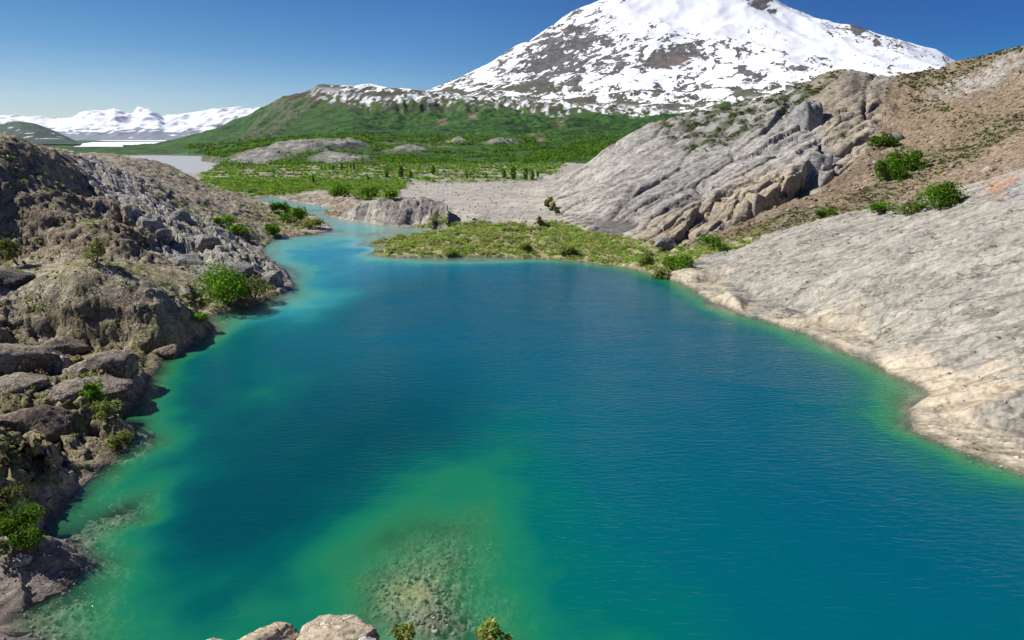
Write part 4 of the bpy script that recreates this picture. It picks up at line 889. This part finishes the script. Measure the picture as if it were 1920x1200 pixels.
# ------------------------------------------------------------------ ground cover that nobody could count
def scatter(name, label, prob, g, nclump, kleaf, Rm, ls_fac, cols, seed, hgt=1.0, lsmin=.05, upb=1.4):
    rg_ = np.random.default_rng(seed)
    area = g.r**2*np.gradient(g.az)[None, :]*np.gradient(g.lr)[:, None]
    p = (prob*area).ravel().astype(float); p[~np.isfinite(p)] = 0; p = np.clip(p, 0, None); p /= p.sum()
    q = rg_.choice(p.size, nclump, p=p); x = g.X.ravel()[q]+rg_.normal(size=nclump)*.1; y = g.Y.ravel()[q]+rg_.normal(size=nclump)*.1
    z_ = g.Z.ravel()[q]; d = np.hypot(np.hypot(x, y), H-z_)
    R_ = Rm*rg_.uniform(.4, 1.5, nclump)**1.3
    i_ = np.repeat(np.arange(nclump), kleaf); n_ = len(i_)
    dd = rg_.normal(size=(n_, 3)); dd /= np.linalg.norm(dd, axis=1, keepdims=True); dd[:, 2] = np.abs(dd[:, 2])*hgt
    P = np.stack([x, y, z_], 1)[i_]+dd*(R_[i_]*rg_.uniform(.3, 1, n_)**.6)[:, None]
    cc = cols[rg_.integers(0, len(cols), nclump)]*rg_.uniform(.65, 1.3, (nclump, 1)); c = cc[i_]*rg_.uniform(.75, 1.25, (n_, 1))
    V, F_, C_ = leaf_tris(P, np.maximum(lsmin, d[i_]*ls_fac)*rg_.uniform(.7, 1.3, n_), np.clip(c, .004, .6), up=upb)
    o = mesh_obj(name, V, F_, M['leaf'], C_, False); tag(o, label, kind='stuff'); return o
S1 = (g0 := G)
patch = sm(-.3, .35, med+.3*big)
scatter('shrubbery', 'knee high shrubs and herbs covering the peninsula', m_pen*sm(.25, .8, -sd_)*(.25+patch)*(Y < 175), G, 6000, 24, .48, .0019, OLIVE*1.6, 301, .8)
scatter('ground_cover', 'grass and low plants on the left bank', vl*(G.r < 260), G, 15000, 14, .36, .0019, OLIVE*1.45, 302, .85)
scatter('slope_herbs', 'low plants in strips across the scree slope', m_scree*vg_s*(Y < 330), G, 3000, 14, .34, .0016, OLIVE*.55, 303, .6)
scatter('moss', 'dark low plants on the upper dome', m_dome*mossd*sm(-.1, .3, med), G, 2600, 12, .5, .0016, OLIVE*.6, 304, .5)
mflat = np.clip(mgreen*(sm(.0, .4, med*.6+big*.6)+.03)+mbr*sm(-.4, 0, med+.1)*1.5, 0, 2)*m_flat*(Y > 190)*(G.r < 478)*(rivn < .1)
scatter('meadow_shrubs', 'shrubs and grass over the valley flat', mflat, G, 6500, 18, 1.0, .0019, np.concatenate([GREENS*1.1, GREENS, OLIVE*1.2]), 305, .8)
mfar = sm(-.0, .45, medF*.8+bigF*.6+.1)*(1-.93*rockh*sm(-.35, .05, medF*.4+hump_*.9+.1))*(1-.9*np.clip(pale*0, 0, 1))*sm(1000, 700, YF)*(river < .05)*(GF.A > R(-27))*(GF.A < R(16))*(1-fmask([(810,322),(830,310),(880,308),(950,314),(1060,312),(1070,330),(900,330),(820,332)], 4, 380, 700))
scatter('thicket', 'green thicket on the far valley flat and humps', mfar, GF, 9000, 10, 2.6, .0020, np.concatenate([GREENS*.8, GREENS*.6]), 306, 1.1)
scatter('slab_tufts', 'small dry tufts in the cracks of the slab', m_slab*sm(.3, .6, fbm(_p/4.5, _q/.9, 4, 96))*(G.r < 130), G, 900, 12, .22, .0014, OLIVE*.8, 307, .5)

# ------------------------------------------------------------------ trees on the valley flat
def tree_proto(name, kind, seed, hm):
    rg_ = np.random.default_rng(seed); e = bpy.data.objects.new(name, None); COL.objects.link(e)
    if kind == 'spruce':
        n_ = 900; t_ = rg_.random(n_)**.7; rad = (1-t_)*hm*.22+.1; a = rg_.uniform(0, 6.28, n_); q = rg_.uniform(.3, 1, n_)
        P = np.stack([np.cos(a)*rad*q, np.sin(a)*rad*q, t_*hm-.25*rad*q+.3], 1); c = np.array([(.09, .20, .045)])*rg_.uniform(.7, 1.4, (n_, 1)); ls = .5
    else:
        n_ = 1300; t_ = rg_.random(n_); lob = (.55+.45*np.sin(t_*9+seed)**2); rad = np.sin(np.clip(t_*.9+.1, 0, 1)*math.pi)**.7*hm*.27*lob+.1; a = rg_.uniform(0, 6.28, n_); q = rg_.uniform(.45, 1, n_)**.5
        P = np.stack([np.cos(a)*rad*q+np.sin(t_*7+seed)*.25, np.sin(a)*rad*q, t_*hm*.93+hm*.08], 1); c = GREENS[rg_.integers(0, 3, n_)]*1.35*rg_.uniform(.7, 1.3, (n_, 1)); ls = .6
    V, F_, C_ = leaf_tris(P, ls*rg_.uniform(.7, 1.3, n_), np.clip(c, .004, .5)); mesh_obj('crown', V, F_, M['leaf'], C_, False, parent=e)
    segs = [((0, 0, -.3), (.05, 0, hm*.45), .16, .1), ((.05, 0, hm*.45), (0, .05, hm*.93), .1, .02)]+[((0, 0, hm*u_), (math.cos(k*2.1)*hm*.12, math.sin(k*2.1)*hm*.12, hm*(u_+.12)), .05, .015) for k, u_ in enumerate((.3, .42, .54, .66, .78))]
    V, F_ = tubes(segs, 6); mesh_obj('trunk', V, F_, M['bark'], np.tile(c3(.2, .17, .13), (len(V), 1)), True, parent=e); return e
protos = {('poplar', k): tree_proto('poplar_tree', 'poplar', 400+k, 8.0) for k in range(3)}
protos.update({('spruce', k): tree_proto('spruce_tree', 'spruce', 410+k, 6.0) for k in range(2)})
used = set()
def place_tree(kind, k, px_, py_, hpx, label, group=None):
    p = protos[(kind, k)]
    if (kind, k) in used:
        o = p.copy(); COL.objects.link(o)
        for ch in p.children: c = ch.copy(); COL.objects.link(c); c.parent = o
    else: o = p; used.add((kind, k))
    x, y, z_ = hit(px_, py_, 180); d = math.hypot(x, y); s_ = .85*hpx/FPX*d/(8.0 if kind == 'poplar' else 6.0)
    o.location = (x, y, z_); o.scale = (s_, s_, s_); o.rotation_euler = (0, 0, random.uniform(0, 6.28)); tag(o, label, 'tree', group)
for q, (kind, k, px_, py_, hp, lb) in enumerate([
 ('poplar',0,962,337,29,'tallest broad tree right of the pale outcrop on the valley flat'),
 ('poplar',1,945,335,20,'small tree on the left side of the tallest broad tree'),
 ('poplar',2,985,337,24,'middle tree of the clump right of the pale outcrop'),
 ('poplar',0,998,338,20,'right tree of the clump beside the pale outcrop'),
 ('poplar',1,812,328,20,'round tree at the left end of the pale outcrop'),
 ('poplar',2,752,334,26,'tree standing at the left of the flat, before the bare hump'),
 ('poplar',0,770,334,16,'short tree next to the tree before the bare hump'),
 ('poplar',1,725,333,18,'low tree amid the green left of the bare hump'),
 ('poplar',2,875,335,13,'small tree in front of the pale outcrop'),
 ('poplar',1,888,338,10,'tiny tree in front of the right half of the pale outcrop'),
 ('spruce',0,588,345,17,'lone slender dark tree on the meadow left of the channel'),
 ('poplar',0,690,340,12,'low tree in the middle of the green meadow'),
 ('poplar',1,912,334,11,'little tree between the pale outcrop and the tall clump'),
 ('poplar',2,1008,333,14,'last tree toward the dome'),
 ]): place_tree(kind, k, px_, py_, hp, lb, 'scattered trees on the valley flat')
for q, px_ in enumerate((603, 625, 641, 651, 658, 664)):
    place_tree('spruce', q % 2, px_, 319, 10+(q % 3)*2, 'small dark spruce in the row below the rounded rock humps', 'row of spruces below the rock humps')

# ------------------------------------------------------------------ boulders
def rock_mesh(size, seed, sub=4, planes=16):
    rg_ = np.random.default_rng(seed); import bmesh
    bm = bmesh.new(); bmesh.ops.create_icosphere(bm, subdivisions=sub, radius=1.0)
    V = np.array([v.co[:] for v in bm.verts]); F_ = np.array([[v.index for v in f.verts] for f in bm.faces]); bm.free()
    nn = rg_.normal(size=(planes, 3)); nn /= np.linalg.norm(nn, axis=1, keepdims=True); dd = rg_.uniform(.62, .95, planes)
    dots = V@nn.T; rr = np.where(dots > .05, dd/np.maximum(dots, .05), 9).min(1); rr = np.minimum(rr, 1.15)
    rr *= 1+.05*fbm(V[:, 0]*3+V[:, 2]*2, V[:, 1]*3-V[:, 2], 4, seed)+.02*fbm(V[:, 0]*11, V[:, 1]*11+V[:, 2]*9, 2, seed+1)
    rr *= 1-.10*worley(V[:, 0]*2.2+V[:, 2], V[:, 1]*2.2-V[:, 2], seed)[2]+.05*fbm(V[:, 0]*6, V[:, 1]*6+V[:, 2]*7, 3, seed+3)
    return V*rr[:, None]*np.asarray(size), F_
def boulder(px_, py_, wpx, hpx, label, col, seed, deep=1.0, sink=.35, rz=0.0, m='rock', base=None, name='boulder', ymin=6):
    x, y, z_ = base or hit(px_, py_, ymin); d = math.hypot(math.hypot(x, y), H-z_); w_ = wpx/FPX*d/2*1.05; h_ = hpx/FPX*d*.66
    V, F_ = rock_mesh((w_, w_*deep, h_), seed, 4 if wpx > 40 else 3)
    c = np.asarray(col, F32)*(1+.25*fbm(V[:, 0]*2/w_, V[:, 1]*2/w_+V[:, 2], 3, seed)[:, None])
    o = mesh_obj(name, V, F_, M[m], np.clip(c, .02, .7), False); o.location = (x, y, z_-h_*.15); o.rotation_euler = (rz*.2, rz*.15, rz)
    tag(o, label, 'boulder' if name == 'boulder' else name.replace('_', ' ')); return o
DK = (.33, .28, .22); GY = (.36, .345, .325); TN = (.42, .34, .25)
for q, a_ in enumerate([
 (40,668,100,44,'dark rounded boulder at the left edge below the shaded mound',DK,.9),
 (118,655,80,34,'dark boulder in the middle of the row below the shaded mound',DK,.8),
 (205,690,96,40,'long dark boulder with a shaded face above the bright bush',DK,.7),
 (312,662,44,26,'brown boulder at the waterline below the shaded mound',(.28,.22,.17),.8),
 (128,735,70,36,'squarish grey brown boulder above the near water bushes',(.32,.27,.22),.8),
 (190,728,100,38,'wide flat topped boulder right above the bright upright bush',(.34,.29,.24),.7),
 (28,728,84,44,'dark boulder at the left edge beside a grassy patch',DK,.8),
 (70,790,110,44,'broad brown outcrop boulder on the near bank',(.28,.22,.17),.7),
 (20,528,90,36,'dark rock at the left edge of the sandy terrace',(.17,.15,.135),.9),
 (285,430,44,42,'blocky grey rock on the face of the grey ridge, leftmost of three',GY,.8),
 (308,446,30,34,'narrow grey rock between two blocky rocks of the ridge',GY,.8),
 (340,412,46,34,'grey rock standing on the crest of the grey ridge',GY,.8),
 (385,458,44,26,'grey block in the middle of the ridge above the alder',GY,.8),
 (350,500,80,40,'large smooth grey rock at the base of the ridge',(.30,.29,.28),.7),
 (440,505,60,34,'rounded grey rock above the big alder bush',GY,.8),
 (508,528,50,36,'broken grey rock at the water end of the ridge',(.37,.35,.33),.8),
 (1245,458,54,28,'dark grey rounded rock at the foot of the dome',(.27,.27,.27),.8),
 (1290,497,18,14,'small white boulder where peninsula and slab meet',(.55,.52,.47),.8),
 (1672,262,34,18,'grey outcrop beside the small flat bush high on the scree',(.36,.34,.30),.8),
 (1560,306,44,30,'grey block resting against the leaning slab of the dome',(.30,.29,.28),.9),
 (1640,306,9,7,'little pale stone left of the joined bushes on the scree',(.55,.52,.46),.8),
 (1855,322,20,12,'pale flat stone on the orange scree behind the slab',(.52,.44,.34),.8),
 (835,346,8,5,'left one of two white stones lying on the meadow',(.75,.74,.72),.8),
 (799,346,8,5,'right one of two white stones lying on the meadow',(.75,.74,.72),.8),
 ]):
    px_, py_, w_, h_, lb_, c_, dp = a_
    boulder(px_, py_, w_, h_, lb_, c_, 500+q, dp, sink=.38, rz=random.uniform(-.6, .6))
# leaning slab and buttress of the dome: sheared, chipped slabs of bedrock
def slab_block(px_, py_, w, d, h, rx, ry, rz, label, col, seed, name='rock_block', dz_=0.0, shear=.3):
    x, y, z_ = hit(px_, py_, 60); n_ = 22; V = []; Fs = []
    for ax in range(3):
        for sg in (-1, 1):
            o_ = len(V)
            for i_ in range(n_+1):
                for j_ in range(n_+1):
                    p_ = [0, 0, 0]; p_[ax] = sg; p_[(ax+1) % 3] = i_/n_*2-1; p_[(ax+2) % 3] = j_/n_*2-1; V.append(p_)
            for i_ in range(n_):
                for j_ in range(n_):
                    q_ = [o_+i_*(n_+1)+j_, o_+(i_+1)*(n_+1)+j_, o_+(i_+1)*(n_+1)+j_+1, o_+i_*(n_+1)+j_+1]; Fs.append(q_ if sg > 0 else q_[::-1])
    V = np.array(V, float); r_ = (np.abs(V)**6).sum(1)**(1/6.); V = V/r_[:, None]
    nz_ = fbm(V[:, 0]*2+V[:, 2]*1.3, V[:, 1]*2+V[:, 2]*2, 4, seed); V *= (1+.10*nz_)[:, None]
    V[:, 0] += shear*V[:, 2]; V *= np.array([w/2, d/2, h/2])
    c = np.asarray(col, F32)*(1+.25*fbm(V[:, 0]*.8, V[:, 2]*.5, 3, seed)[:, None])
    o = mesh_obj(name, V, Fs, M['dome'], c, False); o.location = (x, y, z_+dz_); o.rotation_euler = tuple(map(math.radians, (rx, ry, rz))); tag(o, label, 'rock block'); return o
slab_block(1520, 330, 7.0, 5.0, 12.5, -30, 10, -8, 'pale sheared slab leaning against the lower right of the dome', (.40, .385, .36), 601, dz_=-.6, shear=.35)
slab_block(1512, 238, 7.5, 9, 21, -22, 6, 12, 'dark grey buttress standing proud on the upper face of the dome', (.29, .285, .28), 602, 'rock_buttress', -3.2, .15)
# stones and rocks at the very front
fx, fy = -3.9, 9.35
def near_rock(name, x, y, z_, s_, seed, label, col, rz=0, cat=None):
    V, F_ = rock_mesh(s_, seed, 5, 22); c = np.asarray(col, F32)*(1+.3*fbm(V[:, 0]*3, V[:, 1]*3+V[:, 2]*3, 4, seed)[:, None])
    o = mesh_obj(name, V, F_, M['near_rock'], np.clip(c, .03, .7), False); o.location = (x, y, z_); o.rotation_euler = (0, 0, rz); tag(o, label, cat or 'boulder')
near_rock('boulder', -3.35, 9.3, 10.78, (1.25, .85, .50), 701, 'largest tan boulder at the bottom edge, over the water', (.50, .42, .31), .3)
near_rock('boulder', -4.85, 9.2, 10.74, (1.05, .7, .42), 702, 'lower tan boulder left of the largest one at the bottom edge', (.50, .41, .29), .5)
near_rock('boulder', -2.72, 9.1, 11.0, (.30, .26, .17), 703, 'pale grey angular stone right of the largest bottom boulder', (.52, .50, .47), .5)
near_rock('stone', -2.42, 9.0, 11.0, (.14, .12, .10), 704, 'small white stone beside the pale grey angular stone', (.55, .53, .50), .9, 'stone')
bush(0, 0, 54, 66, 'yellow green leafy shrub at the bottom edge over the water', OLIVE*1.5, 700, base=(-.40, 9.55, 10.55), ls=.075, lobes=9, seed=77)
bush(0, 0, 40, 22, 'small grassy shrub between the boulder and the brown lump at the bottom edge', OLIVE*1.1, 500, base=(-2.0, 9.45, 10.95), ls=.06, lobes=7, seed=78)
near_rock('boulder', -5.75, 9.3, 10.62, (.5, .5, .26), 706, 'smallest tan boulder, leftmost of the three at the bottom edge', (.48, .40, .29), .4)
x_, y_, z_ = hit(40, 1058, 15)
near_rock('boulder', x_, y_, z_+.12, (.42, .28, .26), 705, 'pale boulder lying on the stony ledge at the lower left', (.42, .41, .38), .5)

# loose stones, uncountable
def stones_stuff(name, label, prob, g, n_, smin, smax, col, seed, m='scree'):
    rg_ = np.random.default_rng(seed); area = g.r**2*np.gradient(g.az)[None, :]*np.gradient(g.lr)[:, None]
    p = np.clip((prob*area).ravel().astype(float), 0, None); p /= p.sum(); q = rg_.choice(p.size, n_, p=p)
    B = np.array([(1,0,0),(-1,0,0),(0,1,0),(0,-1,0),(0,0,1),(0,0,-1)], float); FO = np.array([(0,2,4),(2,1,4),(1,3,4),(3,0,4),(2,0,5),(1,2,5),(3,1,5),(0,3,5)])
    sz = smin*(smax/smin)**(rg_.random(n_)**2.2); J = B[None]*rg_.uniform(.6, 1.2, (n_, 6, 1))+rg_.normal(size=(n_, 6, 3))*.18; J *= np.array([1, 1, .65])
    a = rg_.uniform(0, 6.28, n_); ca, sa = np.cos(a)[:, None], np.sin(a)[:, None]; x = J[..., 0]*ca-J[..., 1]*sa; y = J[..., 0]*sa+J[..., 1]*ca
    V = np.stack([x, y, J[..., 2]], -1)*sz[:, None, None]+np.stack([g.X.ravel()[q], g.Y.ravel()[q], g.Z.ravel()[q]+sz*.2], 1)[:, None]
    F_ = (np.arange(n_)[:, None, None]*6+FO[None]).reshape(-1, 3); c = np.asarray(col, F32)[rg_.integers(0, len(col), n_)]*rg_.uniform(.7, 1.25, (n_, 1))
    o = mesh_obj(name, V.reshape(-1, 3), F_, M[m], np.repeat(c, 6, axis=0), False); tag(o, label, kind='stuff')
stones_stuff('scree_stones', 'loose tan and grey stones all over the scree', m_scree*(1-.6*vg_s)*(Y < 300)/(G.r**1.2), G, 11000, .10, .8, [(.45,.33,.22),(.40,.30,.21),(.45,.42,.37),(.5,.40,.28)], 801)
stones_stuff('bank_stones', 'loose stones on the left bank', m_left*(Y < 130)*sm(.3, 1, -sd_)/(G.r**1.2), G, 8000, .06, .42, [(.34,.27,.21),(.40,.35,.29),(.26,.21,.17),(.5,.47,.42)], 802, 'rock')
stones_stuff('slab_stones', 'small stones scattered on the slab', m_slab*(G.r < 120)*sm(.3, 1, -sd_)/(G.r**1), G, 1400, .04, .2, [(.5,.47,.42),(.38,.35,.31),(.62,.59,.54)], 803, 'slab')
stones_stuff('gravel_stones', 'small stones on the gravel flat', m_flat*(1-gr)*(Y > 100)*(Y < 300)*sm(.3, 1, -sd_)/G.r, G, 3500, .12, .5, [(.45,.42,.36),(.30,.28,.24),(.5,.47,.42)], 806, 'gravel')
stones_stuff('ledge_stones', 'small angular stones on the ledge and cliff edge', np.clip(lowledge*1.0*sm(.1, .4, -sd_)+isfore*(Y > 7)*(z > 9)*.6, 0, 1), G, 5200, .03, .13, [(.40,.34,.28),(.48,.39,.31),(.33,.30,.27)], 804, 'near_rock')
stones_stuff('bed_stones', 'stones on the shoals under the shallow water', (z < -.1)*(z > -2.2)*(G.r < 48)*1.0, G, 9000, .05, .17, [(.30,.28,.20),(.38,.34,.25),(.20,.19,.14),(.48,.44,.34)], 805, 'bed')

# ------------------------------------------------------------------ the air of the valley
top_ = max(float(GF.Z.max()), 500.0)+6.0
hb = [(x_, y_, z_) for z_ in (-16.0, top_) for x_, y_ in ((-14000, -400), (14000, -400), (14000, 12900), (-14000, 12900))]
me = bpy.data.meshes.new('haze'); me.from_pydata(hb, [], [(0,3,2,1),(4,5,6,7),(0,1,5,4),(1,2,6,5),(2,3,7,6),(3,0,4,7)])
hm, t = mat('valley_air'); n = N(t); pv = n('VolumePrincipled'); pv.inputs['Density'].default_value = 1.2e-5; pv.inputs['Color'].default_value = (.80, .90, 1.0, 1); pv.inputs['Anisotropy'].default_value = .1
n('OutputMaterial', i_Volume=pv.outputs[0]); me.materials.append(hm); ho = bpy.data.objects.new('haze', me); COL.objects.link(ho); tag(ho, 'thin blue air over the valley', kind='stuff')
